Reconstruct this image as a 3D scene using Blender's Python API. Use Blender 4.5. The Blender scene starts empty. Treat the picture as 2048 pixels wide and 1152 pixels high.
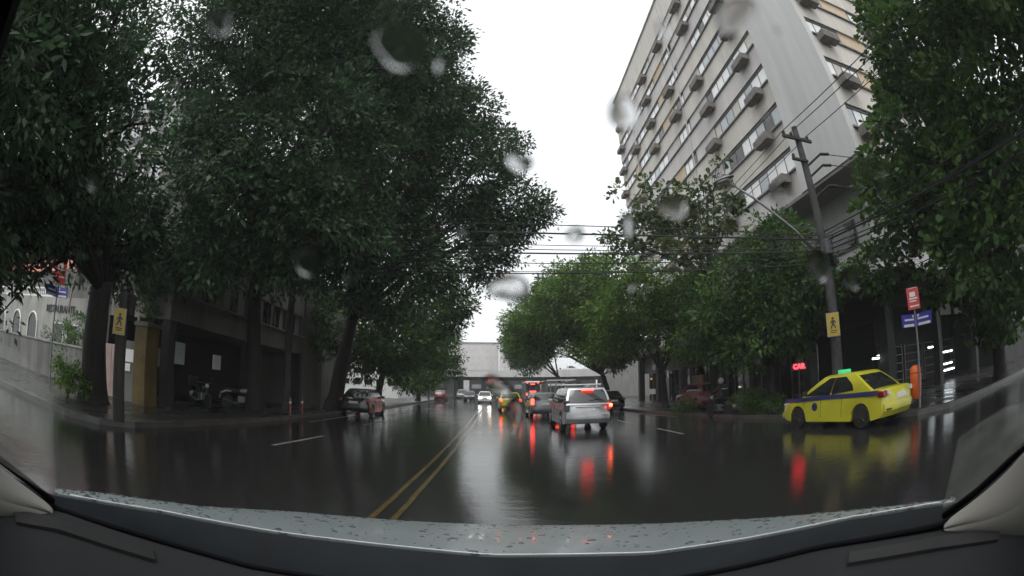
import bpy, bmesh, math, random
import numpy as np
from mathutils import Vector, Matrix
R = math.radians
SC = bpy.context.scene
COL = SC.collection

# ------------------------------------------------------------------ camera, sky, sun, exposure
cam_d = bpy.data.cameras.new('dash_camera')
cam = bpy.data.objects.new('dash_camera', cam_d)
COL.objects.link(cam)
cam_d.type = 'PANO'
cam_d.panorama_type = 'FISHEYE_EQUISOLID'
cam_d.sensor_width = 36.0
cam_d.fisheye_lens = 900.0 / 2048.0 * 36.0
cam_d.fisheye_fov = R(190)
cam_d.lens = 20.0
cam_d.clip_start = 0.02
cam_d.clip_end = 2000.0
cam.location = (0, 0, 1.6)
cam.rotation_euler = (R(90 + 13.08), 0, R(-2.48))
cam_d.dof.use_dof = True
cam_d.dof.focus_distance = 16.0
cam_d.dof.aperture_fstop = 11.0
SC.camera = cam

SUN_EL, SUN_ROT = 62.0, 200.0
world = bpy.data.worlds.new('World')
SC.world = world
world.use_nodes = True
nt = world.node_tree
nt.nodes.clear()
out = nt.nodes.new('ShaderNodeOutputWorld')
bg = nt.nodes.new('ShaderNodeBackground')
sky = nt.nodes.new('ShaderNodeTexSky')
sky.sky_type = 'NISHITA'
sky.sun_disc = False
sky.sun_elevation = R(SUN_EL)
sky.sun_rotation = R(SUN_ROT)
sky.air_density = 1.0
sky.dust_density = 6.0
hsv = nt.nodes.new('ShaderNodeHueSaturation')
hsv.inputs['Saturation'].default_value = 0.16
mx = nt.nodes.new('ShaderNodeMix'); mx.data_type = 'RGBA'
mx.inputs[0].default_value = 0.6
mx.inputs[7].default_value = (7.6, 7.8, 8.0, 1)
nt.links.new(sky.outputs[0], hsv.inputs['Color'])
nt.links.new(hsv.outputs[0], mx.inputs[6])
nt.links.new(mx.outputs[2], bg.inputs['Color'])
bg.inputs['Strength'].default_value = 0.15
nt.links.new(bg.outputs[0], out.inputs['Surface'])

sl = bpy.data.lights.new('sun', 'SUN')
sl.energy = 0.5
sl.angle = R(25)
sl.color = (1.0, 0.97, 0.93)
so = bpy.data.objects.new('sun', sl)
COL.objects.link(so)
so.rotation_euler = (R(90 - SUN_EL), 0, R(180 - SUN_ROT))

SC.view_settings.view_transform = 'Standard'
SC.view_settings.look = 'None'
SC.view_settings.gamma = 1.0
SC.view_settings.exposure = 0.6
SC.view_settings.use_curve_mapping = False
SC.cycles.use_denoising = True
SC.cycles.max_bounces = 6
SC.cycles.diffuse_bounces = 3
SC.cycles.glossy_bounces = 3
SC.cycles.transmission_bounces = 4
SC.cycles.transparent_max_bounces = 10
SC.cycles.caustics_reflective = False
SC.cycles.caustics_refractive = False
SC.cycles.sample_clamp_indirect = 4.0

# ------------------------------------------------------------------ materials
def mat(name, col, rough=0.6, metal=0.0, var=0.18, scale=3.0, bump=0.0, bscale=40.0, spec=0.5, coat=0.0, streak=0.0, col2=None):
    m = bpy.data.materials.new(name)
    m.use_nodes = True
    n = m.node_tree
    b = n.nodes['Principled BSDF']
    b.inputs['Roughness'].default_value = rough
    b.inputs['Metallic'].default_value = metal
    b.inputs['Specular IOR Level'].default_value = spec
    b.inputs['Coat Weight'].default_value = coat
    b.inputs['Coat Roughness'].default_value = 0.06
    tc = n.nodes.new('ShaderNodeTexCoord')
    ns = n.nodes.new('ShaderNodeTexNoise')
    ns.inputs['Scale'].default_value = scale
    ns.inputs['Detail'].default_value = 6.0
    ns.inputs['Roughness'].default_value = 0.65
    if streak > 0:
        mp = n.nodes.new('ShaderNodeMapping')
        mp.inputs['Scale'].default_value = (1, 1, streak)
        n.links.new(tc.outputs['Object'], mp.inputs[0])
        n.links.new(mp.outputs[0], ns.inputs['Vector'])
    else:
        n.links.new(tc.outputs['Object'], ns.inputs['Vector'])
    mix = n.nodes.new('ShaderNodeMix'); mix.data_type = 'RGBA'
    rmp = n.nodes.new('ShaderNodeMapRange')
    rmp.inputs[1].default_value = 0.3
    rmp.inputs[2].default_value = 0.7
    n.links.new(ns.outputs['Fac'], rmp.inputs[0])
    n.links.new(rmp.outputs[0], mix.inputs[0])
    c = np.array(col, float)
    d = np.array(col2, float) if col2 is not None else c * (1 - 2 * var)
    mix.inputs[6].default_value = (*np.clip(c * (1 + var * 0.4), 0, 1), 1)
    mix.inputs[7].default_value = (*np.clip(d, 0, 1), 1)
    n.links.new(mix.outputs[2], b.inputs['Base Color'])
    if bump > 0:
        n2 = n.nodes.new('ShaderNodeTexNoise')
        n2.inputs['Scale'].default_value = bscale
        n2.inputs['Detail'].default_value = 4
        n.links.new(tc.outputs['Object'], n2.inputs['Vector'])
        bp = n.nodes.new('ShaderNodeBump')
        bp.inputs['Strength'].default_value = bump
        bp.inputs['Distance'].default_value = 0.02
        n.links.new(n2.outputs['Fac'], bp.inputs['Height'])
        n.links.new(bp.outputs[0], b.inputs['Normal'])
    return m

def emit(name, col, strength):
    m = bpy.data.materials.new(name)
    m.use_nodes = True
    b = m.node_tree.nodes['Principled BSDF']
    b.inputs['Base Color'].default_value = (*[min(1, c * 0.5) for c in col], 1)
    b.inputs['Emission Color'].default_value = (*col, 1)
    b.inputs['Emission Strength'].default_value = strength
    b.inputs['Roughness'].default_value = 0.3
    return m

def leaf_mat(name, dark, light, rough=0.5):
    m = bpy.data.materials.new(name)
    m.use_nodes = True
    n = m.node_tree
    b = n.nodes['Principled BSDF']
    at = n.nodes.new('ShaderNodeAttribute')
    at.attribute_name = 'tint'
    cr = n.nodes.new('ShaderNodeMix'); cr.data_type = 'RGBA'
    cr.inputs[6].default_value = (*dark, 1)
    cr.inputs[7].default_value = (*light, 1)
    n.links.new(at.outputs['Fac'], cr.inputs[0])
    n.links.new(cr.outputs[2], b.inputs['Base Color'])
    b.inputs['Roughness'].default_value = rough
    b.inputs['Specular IOR Level'].default_value = 0.25
    tr = n.nodes.new('ShaderNodeBsdfTranslucent')
    n.links.new(cr.outputs[2], tr.inputs['Color'])
    mx = n.nodes.new('ShaderNodeMixShader')
    mx.inputs[0].default_value = 0.3
    n.links.new(b.outputs[0], mx.inputs[1])
    n.links.new(tr.outputs[0], mx.inputs[2])
    n.links.new(mx.outputs[0], n.nodes['Material Output'].inputs['Surface'])
    return m

def wet_mat(name, col, rlo, rhi, pud=0.35, bump=0.12):
    """wet asphalt: smooth puddled patches among rougher, still wet, aggregate"""
    m = bpy.data.materials.new(name)
    m.use_nodes = True
    n = m.node_tree
    b = n.nodes['Principled BSDF']
    tc = n.nodes.new('ShaderNodeTexCoord')
    def noise(sc, det, sx=1, sy=1):
        mp = n.nodes.new('ShaderNodeMapping')
        mp.inputs['Scale'].default_value = (sx, sy, 1)
        n.links.new(tc.outputs['Object'], mp.inputs[0])
        t = n.nodes.new('ShaderNodeTexNoise')
        t.inputs['Scale'].default_value = sc
        t.inputs['Detail'].default_value = det
        t.inputs['Roughness'].default_value = 0.6
        n.links.new(mp.outputs[0], t.inputs['Vector'])
        return t.outputs['Fac']
    big = noise(0.9, 7, 1, 0.45)
    mr = n.nodes.new('ShaderNodeMapRange')
    mr.inputs[1].default_value = pud
    mr.inputs[2].default_value = pud + 0.2
    mr.inputs[3].default_value = rlo
    mr.inputs[4].default_value = rhi
    n.links.new(big, mr.inputs[0])
    n.links.new(mr.outputs[0], b.inputs['Roughness'])
    med = noise(2.2, 6)
    grit = noise(160, 2)
    mix = n.nodes.new('ShaderNodeMix'); mix.data_type = 'RGBA'
    mix.inputs[6].default_value = (*[c * 0.5 for c in col], 1)
    mix.inputs[7].default_value = (*[c * 1.6 for c in col], 1)
    am = n.nodes.new('ShaderNodeMath'); am.operation = 'MULTIPLY_ADD'
    am.inputs[1].default_value = 0.5
    n.links.new(grit, am.inputs[0])
    hm = n.nodes.new('ShaderNodeMath'); hm.operation = 'MULTIPLY'; hm.inputs[1].default_value = 0.6
    n.links.new(med, hm.inputs[0]); n.links.new(hm.outputs[0], am.inputs[2])
    n.links.new(am.outputs[0], mix.inputs[0])
    n.links.new(mix.outputs[2], b.inputs['Base Color'])
    b.inputs['IOR'].default_value = 1.34
    # hairline cracks and the edges of old repairs
    vo = n.nodes.new('ShaderNodeTexVoronoi'); vo.feature = 'DISTANCE_TO_EDGE'; vo.inputs['Scale'].default_value = 0.33
    mpv = n.nodes.new('ShaderNodeMapping'); mpv.inputs['Scale'].default_value = (1, 0.6, 1)
    wb = n.nodes.new('ShaderNodeTexNoise'); wb.inputs['Scale'].default_value = 1.3; wb.inputs['Detail'].default_value = 5
    n.links.new(tc.outputs['Object'], wb.inputs['Vector'])
    va = n.nodes.new('ShaderNodeVectorMath'); va.operation = 'MULTIPLY_ADD'; va.inputs[1].default_value = (1.2, 1.2, 0)
    n.links.new(wb.outputs['Color'], va.inputs[0]); n.links.new(tc.outputs['Object'], va.inputs[2])
    n.links.new(va.outputs[0], mpv.inputs[0]); n.links.new(mpv.outputs[0], vo.inputs['Vector'])
    cr = n.nodes.new('ShaderNodeMapRange'); cr.inputs[1].default_value = 0.0; cr.inputs[2].default_value = 0.012
    n.links.new(vo.outputs['Distance'], cr.inputs[0])
    bp = n.nodes.new('ShaderNodeBump')
    bp.inputs['Strength'].default_value = bump
    bp.inputs['Distance'].default_value = 0.02
    def madd(x, k, y):
        q = n.nodes.new('ShaderNodeMath'); q.operation = 'MULTIPLY_ADD'; q.inputs[1].default_value = k
        n.links.new(x, q.inputs[0])
        if y is not None: n.links.new(y, q.inputs[2])
        else: q.inputs[2].default_value = 0
        return q.outputs[0]
    hgt = madd(noise(4.0, 6, 0.6, 1.0), 1.0, None)
    hgt = madd(noise(16, 4), 0.35, hgt)
    hgt = madd(noise(60, 2), 0.16, hgt)
    hgt = madd(cr.outputs[0], 0.25, hgt)
    n.links.new(hgt, bp.inputs['Height'])
    n.links.new(bp.outputs[0], b.inputs['Normal'])
    return m

def glass_mat(name, tint=0.03, rough=0.05):
    return mat(name, (tint, tint * 1.05, tint * 1.05), rough, var=0.3, scale=1.0, spec=0.7)

M = {}
M['asphalt'] = wet_mat('wet_asphalt', (0.015, 0.015, 0.0145), 0.02, 0.13, pud=0.42, bump=0.20)
M['pave'] = wet_mat('wet_pavement', (0.026, 0.0255, 0.024), 0.12, 0.35, bump=0.2)
M['earth'] = mat('ground_earth', (0.07, 0.065, 0.055), 0.8, var=0.4, scale=0.6)
M['kerb'] = mat('kerb_stone', (0.08, 0.078, 0.072), 0.35, var=0.35, scale=2)
M['white_line'] = mat('worn_white_paint', (0.30, 0.30, 0.28), 0.3, var=0.45, scale=6, bump=0.1)
M['yellow_line'] = mat('worn_yellow_paint', (0.10, 0.068, 0.02), 0.25, var=0.5, scale=7, bump=0.1, col2=(0.016, 0.015, 0.012))
M['slab'] = mat('pale_grey_render', (0.56, 0.555, 0.545), 0.75, var=0.12, scale=0.5, streak=0.12)
M['cream'] = mat('cream_render', (0.60, 0.56, 0.51), 0.75, var=0.13, scale=0.7, streak=0.14)
M['pinkish'] = mat('pinkish_render', (0.57, 0.54, 0.53), 0.75, var=0.13, scale=0.7, streak=0.14)
M['tan'] = mat('tan_panel', (0.58, 0.45, 0.31), 0.7, var=0.10, scale=0.7)
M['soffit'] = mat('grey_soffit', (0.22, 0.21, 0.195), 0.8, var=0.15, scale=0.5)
M['sill'] = mat('grey_sill', (0.22, 0.22, 0.22), 0.6, var=0.2, scale=2)
M['alu'] = mat('dark_aluminium', (0.08, 0.08, 0.08), 0.4, 0.3, var=0.15)
M['blind'] = mat('pale_window_glass', (0.80, 0.80, 0.80), 0.10, var=0.07, scale=0.8, coat=0.6)
M['blind_pink'] = mat('pink_curtain_glass', (0.62, 0.42, 0.40), 0.12, var=0.08, scale=0.8, coat=0.6)
M['blind_grey'] = mat('grey_window_glass', (0.40, 0.43, 0.45), 0.08, var=0.15, scale=0.8, coat=0.7)
M['glass_dark'] = glass_mat('dark_glass', 0.02)
M['concrete'] = mat('concrete', (0.26, 0.25, 0.235), 0.8, var=0.22, scale=1.2, streak=0.4, bump=0.15)
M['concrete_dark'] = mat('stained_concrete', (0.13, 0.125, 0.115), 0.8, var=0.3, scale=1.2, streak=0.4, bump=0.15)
M['cradle'] = mat('cradle_concrete', (0.20, 0.18, 0.165), 0.85, var=0.25, scale=2)
M['ac'] = mat('old_beige_metal', (0.28, 0.25, 0.22), 0.5, var=0.2, scale=5)
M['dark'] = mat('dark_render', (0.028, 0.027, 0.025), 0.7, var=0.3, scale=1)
M['black'] = mat('black_rubber', (0.012, 0.012, 0.012), 0.6, var=0.2)
M['cable'] = mat('black_cable', (0.010, 0.010, 0.010), 0.5, var=0.1)
M['pole_grey'] = mat('weathered_concrete_pole', (0.065, 0.062, 0.064), 0.8, var=0.35, scale=3, bump=0.2)
M['wood_pole'] = mat('tarred_wood', (0.035, 0.030, 0.026), 0.75, var=0.35, scale=4, streak=0.15, bump=0.3)
M['bark'] = mat('bark', (0.022, 0.019, 0.016), 0.85, var=0.4, scale=5, streak=0.3, bump=0.6, bscale=18)
M['leaf_a'] = leaf_mat('leaf_deep', (0.030, 0.062, 0.033), (0.085, 0.155, 0.072))
M['leaf_b'] = leaf_mat('leaf_mid', (0.030, 0.072, 0.020), (0.095, 0.180, 0.040))
M['leaf_c'] = leaf_mat('leaf_fresh', (0.040, 0.095, 0.014), (0.135, 0.245, 0.034))
M['leaf_d'] = leaf_mat('leaf_almond', (0.050, 0.085, 0.032), (0.150, 0.190, 0.070), 0.4)
M['white'] = mat('white_paint', (0.74, 0.74, 0.72), 0.5, var=0.08, scale=1.0)
M['white_dirty_dimmed'] = mat('stained_dimmed_whitewash', (0.34, 0.34, 0.315), 0.8, var=0.25, scale=0.8, streak=0.4)  # streaky dirt; base also darkened for the dim light on the left
M['grey_wall'] = mat('stained_dimmed_grey_wall', (0.15, 0.15, 0.138), 0.8, var=0.3, scale=0.9, streak=0.35)  # stain streaks, with the left side's dim light worked into the base
M['stucco'] = mat('pale_band_render', (0.19, 0.18, 0.155), 0.8, var=0.22, scale=0.8, streak=0.3)
M['red'] = mat('red_sign_enamel', (0.55, 0.035, 0.04), 0.35, var=0.08)
M['red_cloth'] = mat('salmon_red_sheet', (0.75, 0.16, 0.12), 0.6, var=0.12)
M['blue'] = mat('blue_sign_enamel', (0.045, 0.05, 0.32), 0.35, var=0.08)
M['yellow'] = mat('yellow_sign_enamel', (0.40, 0.29, 0.025), 0.35, var=0.12, scale=5)
M['ochre'] = mat('ochre_wall_paint', (0.13, 0.09, 0.022), 0.75, var=0.3, scale=2)
M['sign_white'] = mat('sign_white', (0.70, 0.68, 0.66), 0.4, var=0.05)
M['sign_black'] = mat('sign_black', (0.01, 0.01, 0.01), 0.4, var=0.05)
M['galv'] = mat('galvanised_steel', (0.22, 0.22, 0.23), 0.45, 0.6, var=0.15, scale=6)
M['orange'] = mat('orange_plastic', (0.80, 0.14, 0.02), 0.4, var=0.10, scale=4)
M['pink_wall'] = mat('faded_pink_gate', (0.36, 0.27, 0.24), 0.7, var=0.2, scale=2)
M['wood'] = mat('varnished_wood_door', (0.34, 0.17, 0.06), 0.45, var=0.2, scale=3, streak=0.2)
M['terracotta'] = mat('terracotta_tiles', (0.42, 0.13, 0.08), 0.7, var=0.2, scale=3)
M['taxi'] = mat('taxi_yellow_paint', (0.50, 0.475, 0.03), 0.35, var=0.12, scale=1.5, coat=0.8)
M['stripe'] = mat('navy_stripe', (0.03, 0.035, 0.12), 0.3, var=0.1, coat=0.5)
M['silver'] = mat('silver_paint', (0.42, 0.43, 0.45), 0.3, 0.5, var=0.08, coat=0.8)
M['grey_car'] = mat('grey_paint', (0.16, 0.17, 0.18), 0.3, 0.4, var=0.08, coat=0.8)
M['black_car'] = mat('black_paint', (0.012, 0.012, 0.014), 0.25, var=0.1, coat=0.8)
M['white_car'] = mat('white_car_paint', (0.75, 0.75, 0.74), 0.3, var=0.05, coat=0.8)
M['red_car'] = mat('red_paint', (0.20, 0.012, 0.014), 0.35, var=0.12, coat=0.8)
M['bonnet'] = mat('silver_blue_bonnet', (0.17, 0.195, 0.20), 0.4, 0.0, var=0.05, scale=2, coat=0.25)
M['rim_dark'] = mat('grimy_steel_rim', (0.05, 0.045, 0.035), 0.5, 0.3, var=0.2)
M['rim'] = mat('alloy_rim', (0.30, 0.30, 0.30), 0.35, 0.7, var=0.1)
M['tyre'] = mat('tyre', (0.014, 0.014, 0.014), 0.7, var=0.2)
M['tail_off'] = mat('red_lens', (0.25, 0.015, 0.015), 0.15, var=0.2, coat=0.6)
M['lens_clear'] = mat('clear_lens', (0.55, 0.55, 0.55), 0.12, 0.2, var=0.1, coat=0.8)
M['tail_on'] = emit('brake_light_on', (1.0, 0.03, 0.02), 9.0)
M['amber_on'] = emit('amber_light_on', (1.0, 0.35, 0.05), 9.0)
M['head_on'] = emit('headlight_on', (1.0, 0.93, 0.82), 12.0)
M['led'] = emit('red_led_on', (1.0, 0.02, 0.03), 7.0)
M['tube'] = emit('fluorescent_on', (0.86, 0.95, 1.0), 6.0)
M['taxi_sign'] = emit('green_taxi_light', (0.06, 0.62, 0.25), 0.5)
M['cowl'] = mat('wet_black_cowl', (0.007, 0.0095, 0.012), 0.6, var=0.3, scale=6, spec=0.18)
M['trim'] = mat('beige_pillar_trim', (0.30, 0.29, 0.265), 0.7, var=0.04, scale=2)
M['dash'] = mat('grey_dashboard', (0.013, 0.0145, 0.0155), 0.75, var=0.1, scale=4, bump=0.15, bscale=300, spec=0.25)
M['seal'] = mat('black_seal', (0.004, 0.004, 0.005), 0.9, var=0.1, spec=0.1)
M['cloth_black'] = mat('black_cloth', (0.012, 0.013, 0.016), 0.75, var=0.2)
M['helmet'] = mat('white_helmet', (0.62, 0.62, 0.60), 0.25, var=0.05, coat=0.8)
M['skin'] = mat('skin', (0.28, 0.16, 0.10), 0.5, var=0.08)

# ------------------------------------------------------------------ mesh builder
class MB:
    def __init__(s): s.v, s.f = [], []
    def add(s, vs, fs):
        o = len(s.v)
        s.v += [tuple(map(float, q)) for q in vs]
        s.f += [tuple(i + o for i in f) for f in fs]
        return s
    def box(s, c, d, rz=0.0, rx=0.0):
        hx, hy, hz = d[0] / 2, d[1] / 2, d[2] / 2
        m = Matrix.Translation(c) @ Matrix.Rotation(rz, 4, 'Z') @ Matrix.Rotation(rx, 4, 'X')
        vs = [m @ Vector((x, y, z)) for x in (-hx, hx) for y in (-hy, hy) for z in (-hz, hz)]
        return s.add(vs, [(0, 1, 3, 2), (4, 6, 7, 5), (0, 4, 5, 1), (2, 3, 7, 6), (0, 2, 6, 4), (1, 5, 7, 3)])
    def b2(s, lo, hi):
        return s.box([(a + b) / 2 for a, b in zip(lo, hi)], [b - a for a, b in zip(lo, hi)])
    def tube(s, pts, rad, n=8, cap=True):
        pts = [Vector(p) for p in pts]
        if not hasattr(rad, '__len__'): rad = [rad] * len(pts)
        rings = []
        up = None
        for i, p in enumerate(pts):
            t = (pts[min(i + 1, len(pts) - 1)] - pts[max(i - 1, 0)]).normalized()
            if up is None:
                up = t.orthogonal().normalized()
            else:
                up = (up - t * up.dot(t))
                up = up.normalized() if up.length > 1e-6 else t.orthogonal().normalized()
            w = t.cross(up)
            rings.append([p + rad[i] * (math.cos(a) * up + math.sin(a) * w) for a in [2 * math.pi * k / n for k in range(n)]])
        o = [q for r in rings for q in r]
        fs = []
        for i in range(len(pts) - 1):
            for k in range(n):
                a, b = i * n + k, i * n + (k + 1) % n
                fs.append((a, b, b + n, a + n))
        if cap:
            fs.append(tuple(range(n - 1, -1, -1)))
            fs.append(tuple((len(pts) - 1) * n + k for k in range(n)))
        return s.add(o, fs)
    def lathe(s, prof, c=(0, 0, 0), axis='Z', n=20):
        """prof: (radius, height) pairs along the axis"""
        vs = []
        for r, h in prof:
            for k in range(n):
                a = 2 * math.pi * k / n
                x, y = r * math.cos(a), r * math.sin(a)
                p = {'Z': (x, y, h), 'X': (h, x, y), 'Y': (x, h, y)}[axis]
                vs.append((p[0] + c[0], p[1] + c[1], p[2] + c[2]))
        fs = []
        for i in range(len(prof) - 1):
            for k in range(n):
                a, b = i * n + k, i * n + (k + 1) % n
                fs.append((a, b, b + n, a + n))
        fs.append(tuple(range(n - 1, -1, -1)))
        fs.append(tuple((len(prof) - 1) * n + k for k in range(n)))
        return s.add(vs, fs)
    def prism(s, poly, x0, x1, axis='X'):
        n = len(poly)
        f = {'X': lambda p, x: (x, p[0], p[1]), 'Y': lambda p, x: (p[0], x, p[1]), 'Z': lambda p, x: (p[0], p[1], x)}[axis]
        vs = [f(p, x0) for p in poly] + [f(p, x1) for p in poly]
        fs = [(k, (k + 1) % n, n + (k + 1) % n, n + k) for k in range(n)]
        return s.add(vs, fs + [tuple(range(n - 1, -1, -1)), tuple(range(n, 2 * n))])
    def sheet(s, poly3, nrm, t):
        """thick plate: polygon of 3D points pushed out by t along nrm"""
        n = len(poly3)
        nv = Vector(nrm).normalized() * t
        vs = [Vector(p) for p in poly3] + [Vector(p) + nv for p in poly3]
        fs = [(k, (k + 1) % n, n + (k + 1) % n, n + k) for k in range(n)]
        return s.add(vs, fs + [tuple(range(n - 1, -1, -1)), tuple(range(n, 2 * n))])
    def ball(s, c, r, n=12, m=8, sq=(1, 1, 1)):
        prof = [(max(1e-4, math.sin(math.pi * i / m)), -math.cos(math.pi * i / m)) for i in range(m + 1)]
        vs, fs = [], []
        for rr, h in prof:
            for k in range(n):
                a = 2 * math.pi * k / n
                vs.append((c[0] + r * sq[0] * rr * math.cos(a), c[1] + r * sq[1] * rr * math.sin(a), c[2] + r * sq[2] * h))
        for i in range(m):
            for k in range(n):
                a, b = i * n + k, i * n + (k + 1) % n
                fs.append((a, b, b + n, a + n))
        return s.add(vs, fs)
    def mesh(s, name, material, smooth=False):
        me = bpy.data.meshes.new(name)
        me.from_pydata(s.v, [], s.f)
        bm = bmesh.new(); bm.from_mesh(me)
        bmesh.ops.recalc_face_normals(bm, faces=bm.faces)
        bm.to_mesh(me); bm.free()
        if material: me.materials.append(material)
        if smooth:
            me.shade_smooth()
            if smooth != 'all':
                me.set_sharp_from_angle(angle=R(38))
        return me
    def build(s, name, material, parent=None, smooth=False, bevel=0.0, seg=2):
        return put(name, s.mesh(name, material, smooth), parent, bevel=bevel, seg=seg)

def put(name, me, parent=None, loc=None, rot=None, bevel=0.0, seg=2):
    o = bpy.data.objects.new(name, me)
    COL.objects.link(o)
    if parent is not None: o.parent = parent
    if loc is not None: o.location = loc
    if rot is not None: o.rotation_euler = rot
    if bevel > 0:
        md = o.modifiers.new('bevel', 'BEVEL')
        md.width = bevel; md.segments = seg; md.limit_method = 'ANGLE'; md.angle_limit = R(40)
    return o

def tag(o, label=None, cat=None, group=None, kind=None):
    if label: o['label'] = label
    if cat: o['category'] = cat
    if group: o['group'] = group
    if kind: o['kind'] = kind
    return o

def thing(name, label, cat, loc=(0, 0, 0), rz=0.0, group=None):
    o = bpy.data.objects.new(name, None)
    o.empty_display_size = 0.2
    COL.objects.link(o)
    o.location = loc
    o.rotation_euler = (0, 0, rz)
    return tag(o, label, cat, group)

def copy_tree(o, parent=None):
    c = o.copy()
    COL.objects.link(c)
    if parent is not None: c.parent = parent
    for ch in list(o.children): copy_tree(ch, c)
    return c

def text_mesh(txt, size, material, depth=0.01, bold=0.0):
    cu = bpy.data.curves.new('lettering', 'FONT')
    cu.body = txt; cu.size = size; cu.extrude = depth; cu.offset = bold
    cu.align_x = 'CENTER'; cu.align_y = 'CENTER'
    cu.resolution_u = 2
    o = bpy.data.objects.new('lettering', cu)
    COL.objects.link(o)
    bpy.context.view_layer.update()
    me = bpy.data.meshes.new_from_object(o.evaluated_get(bpy.context.evaluated_depsgraph_get()))
    bpy.data.objects.remove(o)
    me.materials.clear(); me.materials.append(material)
    return me

def structure(name, mb, material, parent=None, **k):
    return tag(mb.build(name, material, parent, **k), kind='structure')
# ------------------------------------------------------------------ setting: ground, road, pavements, kerbs, markings
def root_loc(o):
    while o is not None and o.parent is not None: o = o.parent
    return o.location if o is not None else Vector((0, 0, 0))
def W(mb, name, material, parent=None, **k):
    """build a part given in world coordinates under an unrotated thing"""
    if parent is not None:
        L = root_loc(parent)
        mb.v = [(a - L[0], b - L[1], c - L[2]) for a, b, c in mb.v]
    return mb.build(name, material, parent, **k)
rnd = random.Random(7)

structure('ground', MB().add([(-700, -200, -0.02), (700, -200, -0.02), (700, 1100, -0.02), (-700, 1100, -0.02)], [(0, 1, 2, 3)]), M['earth'])
structure('road', MB().add([(-70, -45, 0), (70, -45, 0), (70, 420, 0), (-70, 420, 0)], [(0, 1, 2, 3)]), M['asphalt'])
RK = [(12.2, 7.0), (11.1, 7.6), (10.7, 8.8), (10.6, 12), (9.9, 20), (9.4, 26), (9.3, 420)]
LK = [(-10.2, 6.7), (-9.0, 7.1), (-8.5, 8.0), (-8.4, 12), (-8.3, 30), (-8.3, 420)]
def strip(line, off0, off1, z0, z1, mb):
    """solid strip along a polyline between two sideways offsets (to the right of travel)"""
    n = len(line)
    vs = []
    for i, p in enumerate(line):
        a, b = line[max(i - 1, 0)], line[min(i + 1, n - 1)]
        t = Vector((b[0] - a[0], b[1] - a[1])).normalized()
        nx, ny = t.y, -t.x
        for o, z in ((off0, z0), (off1, z0), (off1, z1), (off0, z1)):
            vs.append((p[0] + nx * o, p[1] + ny * o, z))
    fs = []
    for i in range(n - 1):
        for k in range(4):
            a, b = i * 4 + k, i * 4 + (k + 1) % 4
            fs.append((a, b, b + 4, a + 4))
    fs += [(3, 2, 1, 0), tuple((n - 1) * 4 + k for k in range(4))]
    return mb.add(vs, fs)
rk2 = [(70, 7.0)] + RK
lk2 = [(-70, 6.7)] + LK
structure('pavement', MB().prism([(70, 7.16), (70, 420), (9.46, 420)] + [(x + 0.16, y + (0.16 if y < 8 else 0)) for x, y in RK[::-1][1:]], -0.05, 0.135, 'Z'), M['pave'])
structure('pavement', MB().prism([(-70, 6.86), *[(x - 0.16, y + (0.16 if y < 7.5 else 0)) for x, y in LK], (-70, 420)], -0.05, 0.135, 'Z'), M['pave'])
structure('kerb', strip(rk2, 0.0, 0.2, -0.05, 0.15, MB()), M['kerb'])
structure('kerb', strip(lk2, -0.2, 0.0, -0.05, 0.15, MB()), M['kerb'])

def line_mark(pts, w, mb, z=0.005):
    for (x0, y0), (x1, y1) in zip(pts[:-1], pts[1:]):
        t = Vector((x1 - x0, y1 - y0)).normalized()
        nx, ny = t.y * w / 2, -t.x * w / 2
        mb.add([(x0 - nx, y0 - ny, z), (x0 + nx, y0 + ny, z), (x1 + nx, y1 + ny, z), (x1 - nx, y1 - ny, z)], [(0, 1, 2, 3)])
    return mb
for dx in (0.0, -0.27):
    tag(line_mark([(-1.22 + dx, 3.0), (-1.02 + dx, 10), (-0.85 + dx, 20), (-0.8 + dx, 150)], 0.085, MB()).build('yellow_centre_line', M['yellow_line']), kind='structure')
dm = MB()
for y in np.arange(9.8, 120, 8.2):
    line_mark([(-5.25, y), (-5.1, y + 3.1)], 0.12, dm)
line_mark([(-7.35, 17), (-7.45, 60)], 0.10, dm)
for y in np.arange(13.4, 130, 5.6):
    line_mark([(6.05, y), (6.12, y + 2.6)], 0.11, dm)
line_mark([(9.1, 21), (8.75, 27), (8.7, 90)], 0.10, dm)
tag(dm.build('white_lane_markings', M['white_line']), kind='structure')

# ------------------------------------------------------------------ tall apartment building, right
B = thing('apartment_building', 'tall cream and grey apartment block with rows of windows and air conditioners, on the right', 'apartment building', (15, 11.4, 0))
ROWS = [(11.72 + 2.88 * k, 13.03 + 2.88 * k) for k in range(8)]
YS, YE, XE, TOP = 16.0, 45.5, 29.0, 36.6
W(MB().b2((15.0, 11.4, 10.28), (15.4, YS, TOP)), 'end_pier', M['slab'], B)
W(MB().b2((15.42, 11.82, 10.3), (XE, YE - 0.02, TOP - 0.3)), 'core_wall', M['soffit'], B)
zb = [10.28] + [b for a, b in ROWS]
zt = [a for a, b in ROWS] + [TOP]
for i, (a, b) in enumerate(zip(zb, zt)):
    W(MB().b2((15.06, YS, a), (15.42, YE, b)), 'spandrel', M['cream'] if i % 3 else M['pinkish'], B)
    W(MB().b2((15.4, 11.46, a), (XE, 11.82, b)), 'spandrel', M['cream'], B)
    if i < 8:
        W(MB().b2((14.92, YS + 0.003, b - 0.09), (15.06, YE, b)), 'sill', M['sill'], B)
        W(MB().b2((15.4, 11.32, b - 0.09), (XE, 11.46, b)), 'sill', M['sill'], B)
W(MB().b2((15.0, 27.3, 10.3), (15.058, 27.45, TOP)).b2((15.0, 39.7, 10.3), (15.058, 39.9, TOP)), 'downpipe', M['pinkish'], B)
pane_mats = [M['blind']] * 8 + [M['blind_grey']] * 4 + [M['cream'], M['glass_dark']]
frame_me, pane_me = {}, {}
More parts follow.
